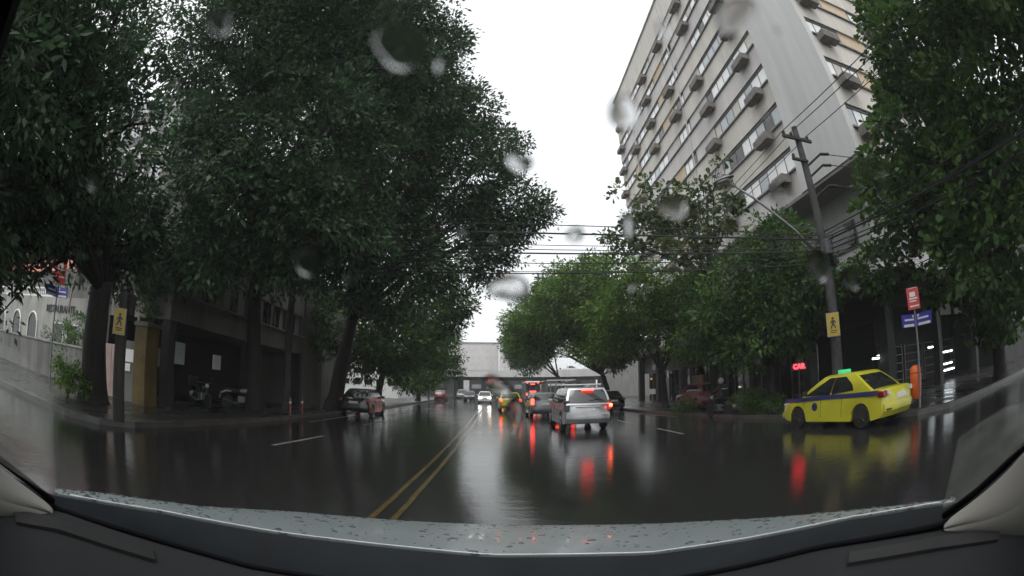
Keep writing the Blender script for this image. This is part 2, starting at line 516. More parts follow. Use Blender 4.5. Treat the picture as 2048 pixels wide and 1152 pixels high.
def window(face, u0, u1, z0, z1, n, mats):
    """one window of n panes: dark frame, pale blinds behind the glass, a dark strip under the lintel"""
    w, h = u1 - u0, z1 - z0
    key = (face, round(w, 2), round(h, 2), n)
    pw = w / n
    ax = (lambda u, d, z: (d, u, z)) if face == 'L' else (lambda u, d, z: (u, d, z))
    def bb(mb, ua, ub, da, db, za, zb):
        p, q = ax(ua, da, za), ax(ub, db, zb)
        return mb.b2([min(i, j) for i, j in zip(p, q)], [max(i, j) for i, j in zip(p, q)])
    if key not in frame_me:
        mb = MB()
        bb(mb, 0, w, -0.05, 0.05, h - 0.17, h)
        bb(mb, 0, w, -0.03, 0.05, 0, 0.05)
        for k in range(n + 1):
            t = 0.045 if k in (0, n) else 0.024
            c = min(max(k * pw, t), w - t)
            bb(mb, c - t, c + t, -0.02, 0.05, 0.05, h - 0.17)
        frame_me[key] = mb.mesh('window_frame', M['alu'])
    if (face, round(pw, 2), round(h, 2)) not in pane_me:
        pane_me[(face, round(pw, 2), round(h, 2))] = bb(MB(), 0.01, pw - 0.01, 0.0, 0.04, 0.045, h - 0.15).mesh('pane', None)
    base = Vector(ax(u0, 15.2 if face == 'L' else 11.6, z0)) - B.location
    f = put('window', frame_me[key], B, loc=base)
    for k in range(n):
        me = pane_me[(face, round(pw, 2), round(h, 2))]
        m = mats[k]
        nm = me.name + m.name
        mm = bpy.data.meshes.get(nm)
        if mm is None:
            mm = me.copy(); mm.name = nm
            mm.materials.append(m)
        put('pane', mm, f, loc=ax(k * pw, 0, 0))
    return f
def panel(face, u0, u1, z0, z1, m):
    if face == 'L': W(MB().b2((15.2, u0, z0), (15.4, u1, z1)), 'infill_panel', m, B)
    else: W(MB().b2((u0, 11.6, z0), (u1, 11.8, z1)), 'infill_panel', m, B)
tray = MB().b2((-0.52, 0, 0), (0, 1.5, 0.07)).b2((-0.52, 0, 0.07), (-0.45, 1.5, 0.44)).b2((-0.45, 0, 0.07), (0, 0.06, 0.44)).b2((-0.45, 1.44, 0.07), (0, 1.5, 0.44)).mesh('cradle', M['cradle'])
unit = MB().b2((-0.44, 0.2, 0.08), (-0.02, 1.25, 0.58)).mesh('air_conditioner', M['ac'])
trayF = MB().b2((0, -0.55, 0), (1.2, 0, 0.07)).b2((0, -0.55, 0.07), (1.2, -0.47, 0.44)).b2((0, -0.47, 0.07), (0.06, 0, 0.44)).b2((1.14, -0.47, 0.07), (1.2, 0, 0.44)).mesh('cradle', M['cradle'])
unitF = MB().b2((0.15, -0.46, 0.08), (1.05, -0.02, 0.6)).mesh('air_conditioner', M['ac'])
for i, (z0, z1) in enumerate(ROWS):
    def mats(n): return [rnd.choice(pane_mats) for _ in range(n)]
    m8 = mats(8)
    if i == 1: m8[5] = m8[6] = M['glass_dark']
    if i == 4: m8[0] = m8[1] = M['blind_pink']
    window('L', YS + 0.01, 23.6, z0, z1, 8, m8)
    panel('L', 23.6, 27.05, z0, z1, M['pinkish'])
    window('L', 27.05, 29.45, z0, z1, 3, mats(3))
    panel('L', 29.45, 32.35, z0, z1, M['tan'] if i % 4 != 3 else M['pinkish'])
    window('L', 32.35, 39.6, z0, z1, 6, mats(6))
    panel('L', 39.6, 41.2, z0, z1, M['tan'])
    window('L', 41.2, YE - 0.02, z0, z1, 4, mats(4))
    window('R', 15.41, 18.1, z0, z1, 4, mats(4))
    panel('R', 18.1, 20.6, z0, z1, M['tan'])
    window('R', 20.6, 23.4, z0, z1, 4, mats(4))
    panel('R', 23.4, 25.0, z0, z1, M['tan'])
    window('R', 25.0, XE - 0.02, z0, z1, 4, mats(4))
    for y in ([16.9] if i != 1 else [17.4]) + [22.6] + ([28.0] if i % 3 else []) + [33.4] + ([38.4] if i % 2 else []) + [43.3]:
        if rnd.random() < 0.1: continue
        c = put('cradle', tray, B, loc=Vector((15.06 - 0.13, y + rnd.uniform(-0.4, 0.4), z0 - 0.62)) - B.location)
        put('air_conditioner', unit, c)
    for x in [15.6] + ([21.2] if i % 2 else [25.6]):
        c = put('cradle', trayF, B, loc=Vector((x, 11.32, z0 - 0.62)) - B.location)
        put('air_conditioner', unitF, c)
W(MB().b2((14.9, 11.3, TOP), (XE + 0.1, YE + 0.1, TOP + 0.16)), 'roof_coping', M['slab'], B)
# soffit and podium
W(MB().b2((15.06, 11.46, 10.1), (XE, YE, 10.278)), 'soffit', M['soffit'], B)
W(MB().b2((17.2, 13.6, 4.95), (XE, YE, 10.1)), 'podium_wall', M['slab'], B)
for y0 in (14.6, 20.6, 26.6, 32.6, 38.6):
    f = W(MB().b2((17.12, y0, 7.2), (17.2, y0 + 4.2, 8.6)), 'podium_window', M['alu'], B)
    W(MB().b2((17.09, y0 + 0.1, 7.3), (17.12, y0 + 2.05, 8.5)).b2((17.09, y0 + 2.15, 7.3), (17.12, y0 + 4.1, 8.5)), 'pane', M['glass_dark'], f)
W(MB().b2((14.0, 10.4, 4.55), (XE, YE, 4.95)), 'canopy', M['concrete_dark'], B)
for y0 in (12.0, 17.5, 23.0, 28.5, 34.0, 39.5, 44.8):
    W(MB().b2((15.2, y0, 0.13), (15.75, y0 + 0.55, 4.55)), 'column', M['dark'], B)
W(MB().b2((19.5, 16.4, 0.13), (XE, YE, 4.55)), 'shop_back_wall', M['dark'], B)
for x0 in (19.6, 22.0, 24.4, 26.8):
    for x1 in (x0, x0 + 2.1): W(MB().b2((x1, 16.0, 0.2), (x1 + 0.06, 16.4, 2.4)), 'shop_shelf_frame', M['galv'], B)
    for z in (0.5, 0.95, 1.4, 1.85, 2.3): W(MB().b2((x0 + 0.06, 16.0, z), (x0 + 2.1, 16.38, z + 0.04)), 'shop_shelf', M['concrete'], B)
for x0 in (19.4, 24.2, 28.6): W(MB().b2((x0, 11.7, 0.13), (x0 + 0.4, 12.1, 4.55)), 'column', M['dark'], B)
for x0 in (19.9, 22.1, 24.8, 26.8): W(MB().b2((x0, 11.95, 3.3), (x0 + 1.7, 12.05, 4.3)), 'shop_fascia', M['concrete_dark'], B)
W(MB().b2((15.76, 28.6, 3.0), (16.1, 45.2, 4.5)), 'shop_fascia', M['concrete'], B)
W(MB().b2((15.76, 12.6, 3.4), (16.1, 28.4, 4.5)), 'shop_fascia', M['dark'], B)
for y0 in (18.1, 23.6, 29.1, 34.6, 40.1):
    W(MB().b2((16.3, y0, 0.14), (16.36, y0 + 4.7, 3.0)), 'shopfront_glass', M['glass_dark'], B)
    mb = MB()
    for k in range(5): mb.b2((16.24, y0 + k * 1.16, 0.14), (16.3, y0 + k * 1.16 + 0.06, 3.0))
    W(mb, 'shopfront_frame', M['alu'], B)
W(MB().b2((16.0, 31.7, 0.14), (16.2, 33.7, 2.3)), 'wooden_door', M['wood'], B)
W(MB().b2((15.9, 38.7, 0.2), (15.96, 39.4, 2.3)), 'banner', M['sign_white'], B)
# low-lit things inside the shops
def tube_light(p, d, lab):
    t = thing('tube_light', lab, 'light', p, math.atan2(-d[0], d[1]), 'fluorescent tubes lit in the right-hand shops')
    L = math.hypot(*d)
    MB().tube([(0, -L / 2, 0), (0, L / 2, 0)], 0.035, 8).build('tube', M['tube'], t)
    MB().b2((-0.06, -L / 2 - 0.05, 0.04), (0.06, L / 2 + 0.05, 0.1)).build('housing', M['alu'], t)
tube_light((16.29, 13.25, 1.9), (1.2, 0.3), 'lit fluorescent tube above the yellow taxi boot, upper of the pair')
tube_light((15.39, 12.77, 1.81), (1.2, 0.3), 'lit fluorescent tube above the yellow taxi boot, lower of the pair')
tube_light((22.07, 12.78, 1.56), (1.6, 0.1), 'lit fluorescent tube in the shop right of the street name post, topmost of three')
tube_light((22.48, 13.07, 0.95), (1.6, 0.1), 'lit fluorescent tube in the shop right of the street name post, middle of three')
tube_light((22.1, 12.72, 0.65), (1.6, 0.1), 'lit fluorescent tube in the shop right of the street name post, lowest of three')
tube_light((21.16, 13.31, 1.93), (0.9, 0.1), 'short lit fluorescent tube nearest the street name post')
# red LED sign
t = thing('led_sign', 'small red lit LED sign on a thin post left of the taxi', 'sign', (10.81, 13.12, 1.88), R(-38))
MB().box((0, 0.05, 0), (0.6, 0.08, 0.27)).build('sign_case', M['black'], t)
MB().box((0, 0.07, -0.98), (0.05, 0.05, 1.7)).build('post', M['black'], t)
put('led_letters', text_mesh('CAR', 0.235, M['led'], 0.01, 0.008), t, rot=(R(90), 0, 0))
t = thing('shop_sign', 'small yellow and white shop sign over the grey fascia beyond the red parked car', 'sign', (15.7, 41.5, 3.81), R(-90))
MB().box((0, 0, 0.25), (1.3, 0.1, 0.55)).build('upper_panel', M['yellow'], t)
MB().box((0, 0, -0.3), (1.3, 0.1, 0.5)).build('lower_panel', M['sign_white'], t)
t = thing('notice_board', 'white notice board standing on the pavement left of the motorcyclist', 'sign', (13.5, 36.46, 1.19))
MB().box((0, 0, 0.0), (0.55, 0.05, 0.45)).build('board', M['sign_white'], t)
MB().box((0, 0.03, -0.55), (0.06, 0.04, 0.9)).build('post', M['galv'], t)

# ------------------------------------------------------------------ garage building, left
G = thing('garage_building', 'low pale office building with a dark open garage below, left side', 'building', (-11.5, 12.6, 0))
X0 = -11.5
W(MB().b2((-15.4, 12.6, 3.27), (X0, 25.2, 4.27)), 'spandrel', M['stucco'], G)
W(MB().b2((-15.4, 12.6, 5.5), (X0, 25.2, 8.0)), 'upper_wall', M['concrete'], G)
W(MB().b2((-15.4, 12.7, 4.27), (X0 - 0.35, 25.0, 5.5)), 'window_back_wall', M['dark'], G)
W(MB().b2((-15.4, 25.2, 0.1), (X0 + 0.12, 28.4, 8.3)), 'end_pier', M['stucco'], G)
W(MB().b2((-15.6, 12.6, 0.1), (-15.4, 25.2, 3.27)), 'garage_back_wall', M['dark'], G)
W(MB().b2((-15.6, 12.5, 8.0), (X0 + 0.3, 28.6, 8.14)), 'roof', M['concrete_dark'], G)
W(MB().b2((X0, 12.6, 4.27), (X0 + 0.16, 25.2, 4.33)), 'window_sill', M['white_dirty_dimmed'], G)
wins = [(13.4, 15.6), (16.2, 18.4), (18.9, 20.8), (21.1, 22.7), (23.0, 24.9)]
for y0, y1 in wins:
    mb = MB()
    mb.b2((X0 - 0.22, y0, 4.33), (X0 - 0.12, y0 + 0.07, 5.5)).b2((X0 - 0.22, y1 - 0.07, 4.33), (X0 - 0.12, y1, 5.5)).b2((X0 - 0.22, y0 + 0.07, 5.42), (X0 - 0.12, y1 - 0.07, 5.5)).b2((X0 - 0.22, y0 + 0.07, 4.33), (X0 - 0.12, y1 - 0.07, 4.4))
    n = 3
    for k in range(1, n):
        c = y0 + (y1 - y0) * k / n
        mb.b2((X0 - 0.2, c - 0.025, 4.4), (X0 - 0.14, c + 0.025, 5.42))
    f = W(mb, 'window', M['white_dirty_dimmed'], G)
    for k in range(n):
        a, b = y0 + (y1 - y0) * k / n, y0 + (y1 - y0) * (k + 1) / n
        W(MB().b2((X0 - 0.19, a + 0.03, 4.4), (X0 - 0.16, b - 0.03, 5.42)), 'pane', M['glass_dark'] if rnd.random() < 0.7 else M['blind_grey'], f)
for y0, y1 in zip([12.6] + [b for a, b in wins], [a for a, b in wins] + [25.2]):
    W(MB().b2((X0 - 0.34, y0, 4.33), (X0, y1, 5.5)), 'window_pier', M['stucco'], G)
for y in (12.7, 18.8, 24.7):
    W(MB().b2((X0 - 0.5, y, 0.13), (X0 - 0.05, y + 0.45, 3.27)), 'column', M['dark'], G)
W(MB().b2((X0 - 3.88, 15.4, 1.55), (X0 - 3.82, 16.5, 2.4)), 'poster', M['sign_white'], G)
W(MB().b2((X0 - 0.04, 15.75, 1.75), (X0, 16.35, 2.35)), 'notice', M['sign_white'], G)
W(MB().b2((X0 - 0.04, 13.1, 1.75), (X0, 13.7, 2.55)), 'notice', M['blind_grey'], G)
t = thing('gate_pillar', 'ochre painted gate pillar at the near corner of the garage building', 'pillar', (-12.1, 11.95, 0))
MB().b2((-0.36, -0.36, 0.1), (0.36, 0.36, 2.85)).build('shaft', M['ochre'], t, bevel=0.02)
MB().b2((-0.4, -0.4, 2.85), (0.4, 0.4, 3.0)).build('cap', M['concrete_dark'], t)
t = thing('gate_booth', 'narrow pale metal gate with white notice boards beside the ochre pillar', 'gate', (-13.05, 11.75, 0))
MB().b2((-0.52, 0, 0.14), (0.55, 0.06, 2.3)).build('gate_leaf', M['grey_wall'], t)
MB().b2((-0.06, -0.04, 1.55), (0.55, 0.0, 2.0)).build('notice', M['white'], t)
MB().b2((-0.46, -0.04, 1.5), (0.3, 0.0, 1.5 - 0.28)).build('notice', M['sign_white'], t)
MB().b2((0.55, -0.05, 0.14), (0.66, 0.08, 3.2)).build('gate_post', M['white_dirty_dimmed'], t)
t = thing('gate', 'faded pink sheet gate between the big trunk and the dark sign pole', 'gate', (-14.3, 11.75, 0))
for k in range(3): MB().b2((-0.72 + 0.48 * k + 0.012, 0, 0.16), (-0.72 + 0.48 * k + 0.468, 0.05 + 0.012 * (k % 2), 2.1)).build('panel', M['pink_wall'], t)
for z in (0.5, 1.7): MB().b2((-0.74, 0.07, z), (0.74, 0.12, z + 0.1)).build('rail', M['alu'], t)
# wall along the side street
t = thing('boundary_wall', 'low stained pale wall along the side street, far left', 'wall', (-15, 11.7, 0))
Wd = Vector((-22.0, 2.2, 0)); wn = Wd.normalized()
mb = MB()
p0, p1 = Vector((0, 0, 0)), Wd
mb.prism([(0.0, 0.12), (0.0, 1.72), (0.22, 1.72), (0.22, 0.12)], 0, Wd.length, 'Y')
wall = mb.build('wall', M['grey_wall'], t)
wall.rotation_euler = (0, 0, math.atan2(-wn.x, wn.y))
mb = MB().prism([(-0.05, 1.72), (-0.05, 1.8), (0.27, 1.8), (0.27, 1.72)], 0, Wd.length, 'Y')
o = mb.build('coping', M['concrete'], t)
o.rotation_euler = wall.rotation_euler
# white house with lettering behind the wall
H = thing('white_house', 'white house with arches, dark lettering and red tiled roof behind the low wall', 'house', (-30, 16, 0))
W(MB().b2((-41, 16.0, 0), (-22.0, 22, 4.5)), 'wall', M['white_dirty_dimmed'], H)
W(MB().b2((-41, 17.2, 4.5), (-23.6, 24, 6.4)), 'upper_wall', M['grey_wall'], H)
W(MB().prism([(17.0, 6.4), (24.4, 6.4), (20.6, 8.6)], -41.4, -23.2, 'X'), 'roof', M['terracotta'], H)
bl = MB().b2((-41, 16.0, 4.5), (-27.0, 16.16, 4.6)).b2((-41, 16.0, 5.0), (-27.0, 16.16, 5.1))
W(bl, 'balustrade_rail', M['white'], H)
mb = MB()
for k in range(40): mb.lathe([(0.04, 4.6), (0.08, 4.72), (0.05, 4.85), (0.06, 5.0)], (-40.8 + k * 0.345, 16.08, 0), n=6)
W(mb, 'balusters', M['white'], H)
for cx in (-33.0, -36.6, -29.8):
    arch = [(cx - 0.8, 0.3), (cx + 0.8, 0.3)] + [(cx + 0.8 * math.cos(a), 2.6 + 0.8 * math.sin(a)) for a in np.linspace(0, math.pi, 9)]
    W(MB().prism(arch, 15.96, 15.985, 'Y'), 'arched_window', M['glass_dark'], H)
    ring = MB().tube([(cx - 0.86, 15.93, 0.3)] + [(cx - 0.86 * math.cos(a), 15.93, 2.6 + 0.86 * math.sin(a)) for a in np.linspace(0, math.pi, 9)] + [(cx + 0.86, 15.93, 0.3)], 0.07, 6)
    W(ring, 'arch_moulding', M['white'], H)
for cx in (-25.5, -23.6):
    f = W(MB().b2((cx - 0.7, 15.94, 1.5), (cx + 0.7, 15.99, 3.0)), 'window', M['white'], H)
    W(MB().b2((cx - 0.62, 15.91, 1.57), (cx + 0.62, 15.938, 2.93)), 'pane', M['glass_dark'], f)
o = put('lettering', text_mesh('RESTAURANTE', 0.62, M['sign_black'], 0.02, 0.006), H, loc=Vector((-25.6, 15.96, 3.78)) - H.location, rot=(R(90), 0, 0))
t = thing('canopy_sail', 'salmon red sheet roof glimpsed between leaves above the red sign, far left', 'awning', (-21.72, 14.29, 6.52))
MB().sheet([(-0.9, -0.3, 0.1), (0.7, -0.3, -0.35), (0.9, 0.8, 0.25), (-0.5, 0.8, 0.55)], (0, 0, 1), 0.05).build('sheet', M['red_cloth'], t)
MB().tube([(0.6, -0.2, -0.35), (0.15, -0.2, -3.1)], 0.06, 8).build('post', M['pink_wall'], t)
MB().b2((-1.8, 0.0, -1.6), (0.6, 0.4, -0.8)).build('fascia', M['grey_wall'], t)
# grey tower behind the left trees
T2 = thing('apartment_tower', 'pale tower with gridded windows seen through the leaves, upper left', 'apartment building', (-34, 30, 0))
W(MB().b2((-48, 30, 0), (-31.5, 42, 30)), 'wall', M['grey_wall'], T2)
for z in np.arange(7, 29, 3.0):
    for x in (-46.6, -43.4, -40.2, -37.0, -33.9):
        f = W(MB().b2((x - 0.9, 29.9, z), (x + 0.9, 29.99, z + 1.7)), 'window', M['white'], T2)
        W(MB().b2((x - 0.82, 29.86, z + 0.08), (x - 0.04, 29.9, z + 1.62)).b2((x + 0.04, 29.86, z + 0.08), (x + 0.82, 29.9, z + 1.62)), 'pane', M['blind_grey'], f)
# ------------------------------------------------------------------ far end: overpass and what stands beyond it
OV = thing('overpass', 'pale concrete overpass crossing the street in the distance', 'overpass', (0, 104, 0))
W(MB().b2((-90, 100.1, 4.65), (90, 140, 5.5)), 'deck', M['concrete_dark'], OV)
W(MB().prism([(-90, 4.6), (90, 4.6), (90, 6.6), (26, 6.25), (14, 6.15), (-10, 5.75), (-90, 5.6)], 99.8, 100.1, 'Y'), 'parapet', M['slab'], OV)
W(MB().b2((-90, 139.8, 5.5), (90, 140, 6.3)), 'parapet', M['slab'], OV)
for x in (-24, -9.5, 11.5, 26):
    for y_ in (103, 134): W(MB().b2((x - 0.7, y_, 0), (x + 0.7, y_ + 4, 4.65)), 'pier', M['concrete_dark'], OV)
def block(name, lab, x0, x1, y0, y1, h, m, nx, nz, wm):
    t = thing(name, lab, 'building', ((x0 + x1) / 2, y0, 0))
    W(MB().b2((x0, y0, 0), (x1, y1, h)), 'wall', m, t)
    W(MB().b2((x0 - 0.3, y0 - 0.3, h), (x1 + 0.3, y1 + 0.3, h + 0.5)), 'roof', M['concrete'], t)
    dx, dz = (x1 - x0) / nx, (h - 2) / nz
    wme = MB().b2((-dx * 0.32, -0.06, 0.25 * dz), (dx * 0.32, 0.0, 0.72 * dz)).mesh('window', wm)
    for i in range(nx):
        for k in range(nz):
            put('window', wme, t, loc=Vector((x0 + dx * (i + 0.5), y0, 1.5 + dz * k)) - t.location)
    return t
block('apartment_building', 'hazy pale block filling the gap beyond the overpass', -16, 2.5, 185, 205, 21.0, M['pinkish'], 6, 7, M['slab'])
block('apartment_building', 'paler block with balconies at the right of the gap beyond the overpass', 3.0, 22, 172, 190, 21.5, M['slab'], 6, 7, M['pinkish'])
block('office_building', 'low block with shop windows at the far left end of the street below the overpass', -22, -10.5, 118, 140, 9, M['pinkish'], 6, 3, M['blind'])
block('white_building', 'white low building with gridded windows seen under the left trees', -27, -13.2, 62, 74, 5.2, M['white'], 8, 2, M['glass_dark'])
block('shop_building', 'grey shop block under the trees far along the right pavement', 24.5, 36, 52, 95, 9, M['concrete'], 6, 3, M['glass_dark'])
block('house', 'plain grey house behind the street trees along the left pavement', -24, -13.0, 31, 38, 8.5, M['concrete_dark'], 5, 2, M['glass_dark'])

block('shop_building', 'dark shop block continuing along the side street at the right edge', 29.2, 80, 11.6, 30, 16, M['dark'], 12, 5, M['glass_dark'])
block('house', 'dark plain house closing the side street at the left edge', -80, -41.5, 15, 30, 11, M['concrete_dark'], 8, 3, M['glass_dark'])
block('building', 'dark low block added to keep the gap under the overpass dark', -7.5, 34, 146, 158, 7.5, M['dark'], 9, 2, M['blind_grey'])  # made-up block, its dark colour standing for shade below the deck
# rain mist in the street, also standing in for the windscreen's veiling glare
hz = bpy.data.materials.new('rain_haze'); hz.use_nodes = True
hz.node_tree.nodes.clear()
ho = hz.node_tree.nodes.new('ShaderNodeOutputMaterial'); hv = hz.node_tree.nodes.new('ShaderNodeVolumePrincipled')
hv.inputs['Color'].default_value = (0.93, 0.95, 0.96, 1)
hv.inputs['Density'].default_value = 0.0011
hz.node_tree.links.new(hv.outputs[0], ho.inputs['Volume'])
tag(MB().b2((-720, -220, -1.1), (720, 1120, 48)).build('haze', hz), kind='stuff')
# ------------------------------------------------------------------ trees
def crown_mesh(name, lobes, n, size, seed, material, inner=0.35, kind='lance', droop=0.35, clump=0.55, flat=0.85, per=34):
    """leaves hung in clumps through the lobes: (centre, radius) each; every leaf is its own folded blade"""
    rg = np.random.default_rng(seed)
    C = np.array([l[0] for l in lobes], float); Rr = np.array([l[1] for l in lobes], float)
    p = Rr ** 2; p /= p.sum()
    nc = max(1, n // per)
    li = rg.choice(len(lobes), nc, p=p)
    d = rg.normal(size=(nc, 3)); d /= np.linalg.norm(d, axis=1)[:, None]
    wob = 1 + 0.16 * np.sin(d[:, 0] * 5 + li) * np.cos(d[:, 1] * 4 + 2 * li) + 0.10 * rg.normal(size=nc)
    rad = Rr[li] * wob * (1 - inner * rg.random(nc) ** 1.6)
    cc = C[li] + d * rad[:, None] * np.array([1, 1, flat])
    ctint = rg.random(nc)
    idx = np.repeat(np.arange(nc), per)
    m = len(idx)
    q = rg.normal(size=(m, 3)); q /= np.linalg.norm(q, axis=1)[:, None]
    rr = clump * rg.random(m) ** 0.5 * (0.6 + 0.8 * rg.random(nc))[idx]
    pos = cc[idx] + q * rr[:, None] * np.array([1, 1, 0.55])
    # direction: out of the clump, drooping
    t = q + 0.5 * d[idx] + rg.normal(size=(m, 3)) * 0.35
    t[:, 2] -= droop
    t /= np.linalg.norm(t, axis=1)[:, None]
    nrm = rg.normal(size=(m, 3)) * 0.55 + np.array([0, 0, 1.0]) + 0.35 * d[idx]
    s = np.cross(t, nrm); s /= np.linalg.norm(s, axis=1)[:, None] + 1e-9
    up = np.cross(s, t)
    L = size * (0.45 + 0.75 * rg.random(m))[:, None] * (0.75 + 0.5 * rg.random(nc))[idx][:, None]
    w = {'lance': 0.21, 'broad': 0.36}[kind]
    if kind == 'lance':
        V = np.stack([pos, pos + t * L * 0.45 + s * L * w + up * L * 0.05, pos + t * L, pos + t * L * 0.45 - s * L * w + up * L * 0.05], 1)
        k = 4
        tri = np.array([0, 1, 2, 0, 2, 3])
    else:
        V = np.stack([pos, pos + t * L * 0.55 + s * L * w * 0.8 + up * L * 0.04, pos + t * L * 0.88 + s * L * w * 0.75, pos + t * L * 1.0,
                      pos + t * L * 0.88 - s * L * w * 0.75, pos + t * L * 0.55 - s * L * w * 0.8 + up * L * 0.04], 1)
        k = 6
        tri = np.array([0, 1, 2, 0, 2, 3, 0, 3, 4, 0, 4, 5])
    V = V.reshape(-1, 3)
    nt_ = len(tri) // 3
    F = (np.arange(m)[:, None] * k + tri[None, :]).reshape(-1)
    me = bpy.data.meshes.new(name)
    me.vertices.add(len(V)); me.vertices.foreach_set('co', V.astype(np.float32).ravel())
    me.loops.add(len(F)); me.loops.foreach_set('vertex_index', F.astype(np.int32))
    np_ = m * nt_
    me.polygons.add(np_)
    me.polygons.foreach_set('loop_start', (np.arange(np_) * 3).astype(np.int32))
    me.update()
    a = me.attributes.new('tint', 'FLOAT', 'POINT')
    tv = np.clip(1.15 * ctint[idx] ** 1.6 + 0.5 * rg.random(m) - 0.2, 0, 1)
    a.data.foreach_set('value', np.repeat(tv, k).astype(np.float32))
    me.validate()
    me.materials.append(material)
    return me

def tree(label, base, lobes, n, size, seed, m, tr=0.35, group=None, fork=0.45, name='tree', lean=None, **k):
    t = thing(name, label, 'tree', base, 0, group)
    rg = random.Random(seed)
    b = Vector(base)
    lob = [(Vector(c) - b, r) for c, r in lobes]
    cen = sum((c for c, r in lob), Vector()) / len(lob)
    zmin = min(c.z - r for c, r in lob)
    fz = max(1.8, min(zmin + 1.0, cen.z * fork))
    fx = Vector((cen.x * 0.22, cen.y * 0.22, fz)) if lean is None else Vector(lean) - b
    mb = MB()
    mid = fx * 0.5 + Vector((rg.uniform(-0.15, 0.15), rg.uniform(-0.15, 0.15), 0))
    mb.tube([(0, 0, -0.1), (0, 0, 0.12), tuple(fx * 0.18 + Vector((0.03, 0.02, 0))), tuple(mid), tuple(fx)], [tr * 1.7, tr * 1.35, tr * 1.05, tr * 0.92, tr * 0.78], 12)
    for c, r in lob:
        e = c + Vector((rg.uniform(-.3, .3), rg.uniform(-.3, .3), r * 0.25))
        m1 = fx.lerp(e, 0.4) + Vector((rg.uniform(-.4, .4), rg.uniform(-.4, .4), 0.25 * r))
        m2 = fx.lerp(e, 0.75) + Vector((rg.uniform(-.3, .3), rg.uniform(-.3, .3), 0.12 * r))
        rl = tr * min(0.62, 0.22 + 0.09 * r)
        mb.tube([fx - Vector((0, 0, 0.25)), m1, m2, e], [rl, rl * 0.72, rl * 0.5, rl * 0.2], 7)
        for _ in range(4):
            dd = Vector((rg.gauss(0, 1), rg.gauss(0, 1), rg.gauss(0.1, 0.7))).normalized()
            e2 = c + dd * r * 0.85
            s0 = m2 if rg.random() < 0.5 else m1
            mb.tube([s0, s0.lerp(e2, 0.55) + Vector((0, 0, 0.1 * r)), e2], [rl * 0.42, rl * 0.26, rl * 0.08], 5)
    mb.build('trunk', M['bark'], t, smooth='all')
    me = crown_mesh('crown', lob, n, size, seed, m, **k)
    o = put('crown', me, t)
    o['kind'] = 'stuff'
    return t

tree('huge dark tree with a forked trunk before the garage building, left', (-10.0, 17.1, 0.1),
     [((-10.4, 10.81, 13.5), 3.2), ((-9.16, 11.88, 15.3), 4.0), ((-8.83, 11.5, 8.22), 2.5), ((-7.43, 13.6, 10.23), 3.6), ((-7.99, 13.28, 6.49), 2.3), ((-6.41, 14.66, 7.12), 2.6),
      ((-6.63, 15.11, 14.86), 3.6), ((-9.11, 11.28, 5.34), 1.5), ((-7.82, 12.8, 17.26), 3.2), ((-9.7, 8.65, 18.37), 3.2), ((-5.96, 12.11, 7.02), 1.5), ((-9.68, 10.11, 9.53), 1.1)],
     125000, 0.262, 11, M['leaf_a'], tr=0.36, lean=(-10.16, 16.65, 5.71), clump=0.62)
tree('huge dark tree overhanging the street, second along the left pavement', (-8.9, 24.0, 0.1),
     [((-5.3, 17.2, 17.89), 3.6), ((-5.37, 18.75, 12.54), 4.0), ((-1.9, 20.41, 12.5), 3.0), ((0.58, 21.99, 10.95), 2.1), ((-2.23, 21.89, 8.65), 3.0), ((-0.06, 22.0, 9.53), 1.7),
      ((-5.46, 20.28, 7.63), 3.4), ((-6.91, 18.23, 9.92), 3.6), ((-4.26, 18.0, 15.01), 3.2), ((-7.37, 14.76, 21.05), 4.0), ((0.28, 22.0, 14.67), 1.5), ((2.08, 22.4, 10.86), 1.1), ((-1.39, 19.95, 16.02), 1.6), ((-3.12, 17.73, 19.41), 1.6)],
     140000, 0.262, 12, M['leaf_a'], tr=0.42, clump=0.62)
tree('bushy green street tree lit on its side, third along the left pavement', (-9.2, 35.0, 0.1),
     [((-6.79, 32.29, 5.13), 3.0), ((-5.13, 34.62, 7.41), 2.8), ((-9.18, 28.56, 5.96), 3.4), ((-4.89, 39.7, 5.12), 2.0), ((-3.21, 32.84, 8.27), 2.0), ((-8.65, 30.81, 4.19), 2.4)],
     32000, 0.34, 13, M['leaf_b'], tr=0.3, clump=0.8)
tree('smaller street tree, fourth and last along the left pavement', (-9.0, 54, 0.1),
     [((-7.24, 51.49, 6.73), 3.0), ((-7.46, 49.44, 4.0), 2.6), ((-5.48, 54.73, 4.32), 1.8), ((-8.55, 46.22, 3.27), 2.4), ((-5.86, 54.69, 8.63), 1.8)],
     15000, 0.42, 14, M['leaf_b'], tr=0.28, clump=0.9)
tree('big leaning tree standing before the pink gate, far left', (-12.19, 9.34, 0.1),
     [((-10.27, 3.95, 8.37), 2.6), ((-11.78, 5.49, 10.87), 1.7), ((-10.36, 3.7, 6.23), 2.5), ((-10.41, 5.96, 6.54), 2.7), ((-11.35, 6.34, 5.01), 1.7), ((-11.22, 9.19, 5.73), 1.5), ((-11.36, 9.79, 4.32), 1.1),
      ((-9.84, 1.78, 7.2), 2.0), ((-12.0, 5.01, 4.22), 1.1), ((-11.36, 3.88, 3.01), 1.7), ((-9.87, 1.59, 3.88), 2.4), ((-8.98, 0.64, 5.16), 2.6), ((-11.25, 5.44, 4.95), 1.4), ((-8.95, 0.91, 8.75), 2.6), ((-12.1, 7.04, 12.0), 0.5), ((-11.18, 4.35, 4.54), 1.5), ((-11.85, 9.2, 5.13), 1.6), ((-11.81, 12.23, 4.98), 1.4)],  # outermost lobes added out of view to darken the left pavement
     72000, 0.26, 15, M['leaf_a'], tr=0.46, lean=(-11.11, 8.52, 3.69), clump=0.5)
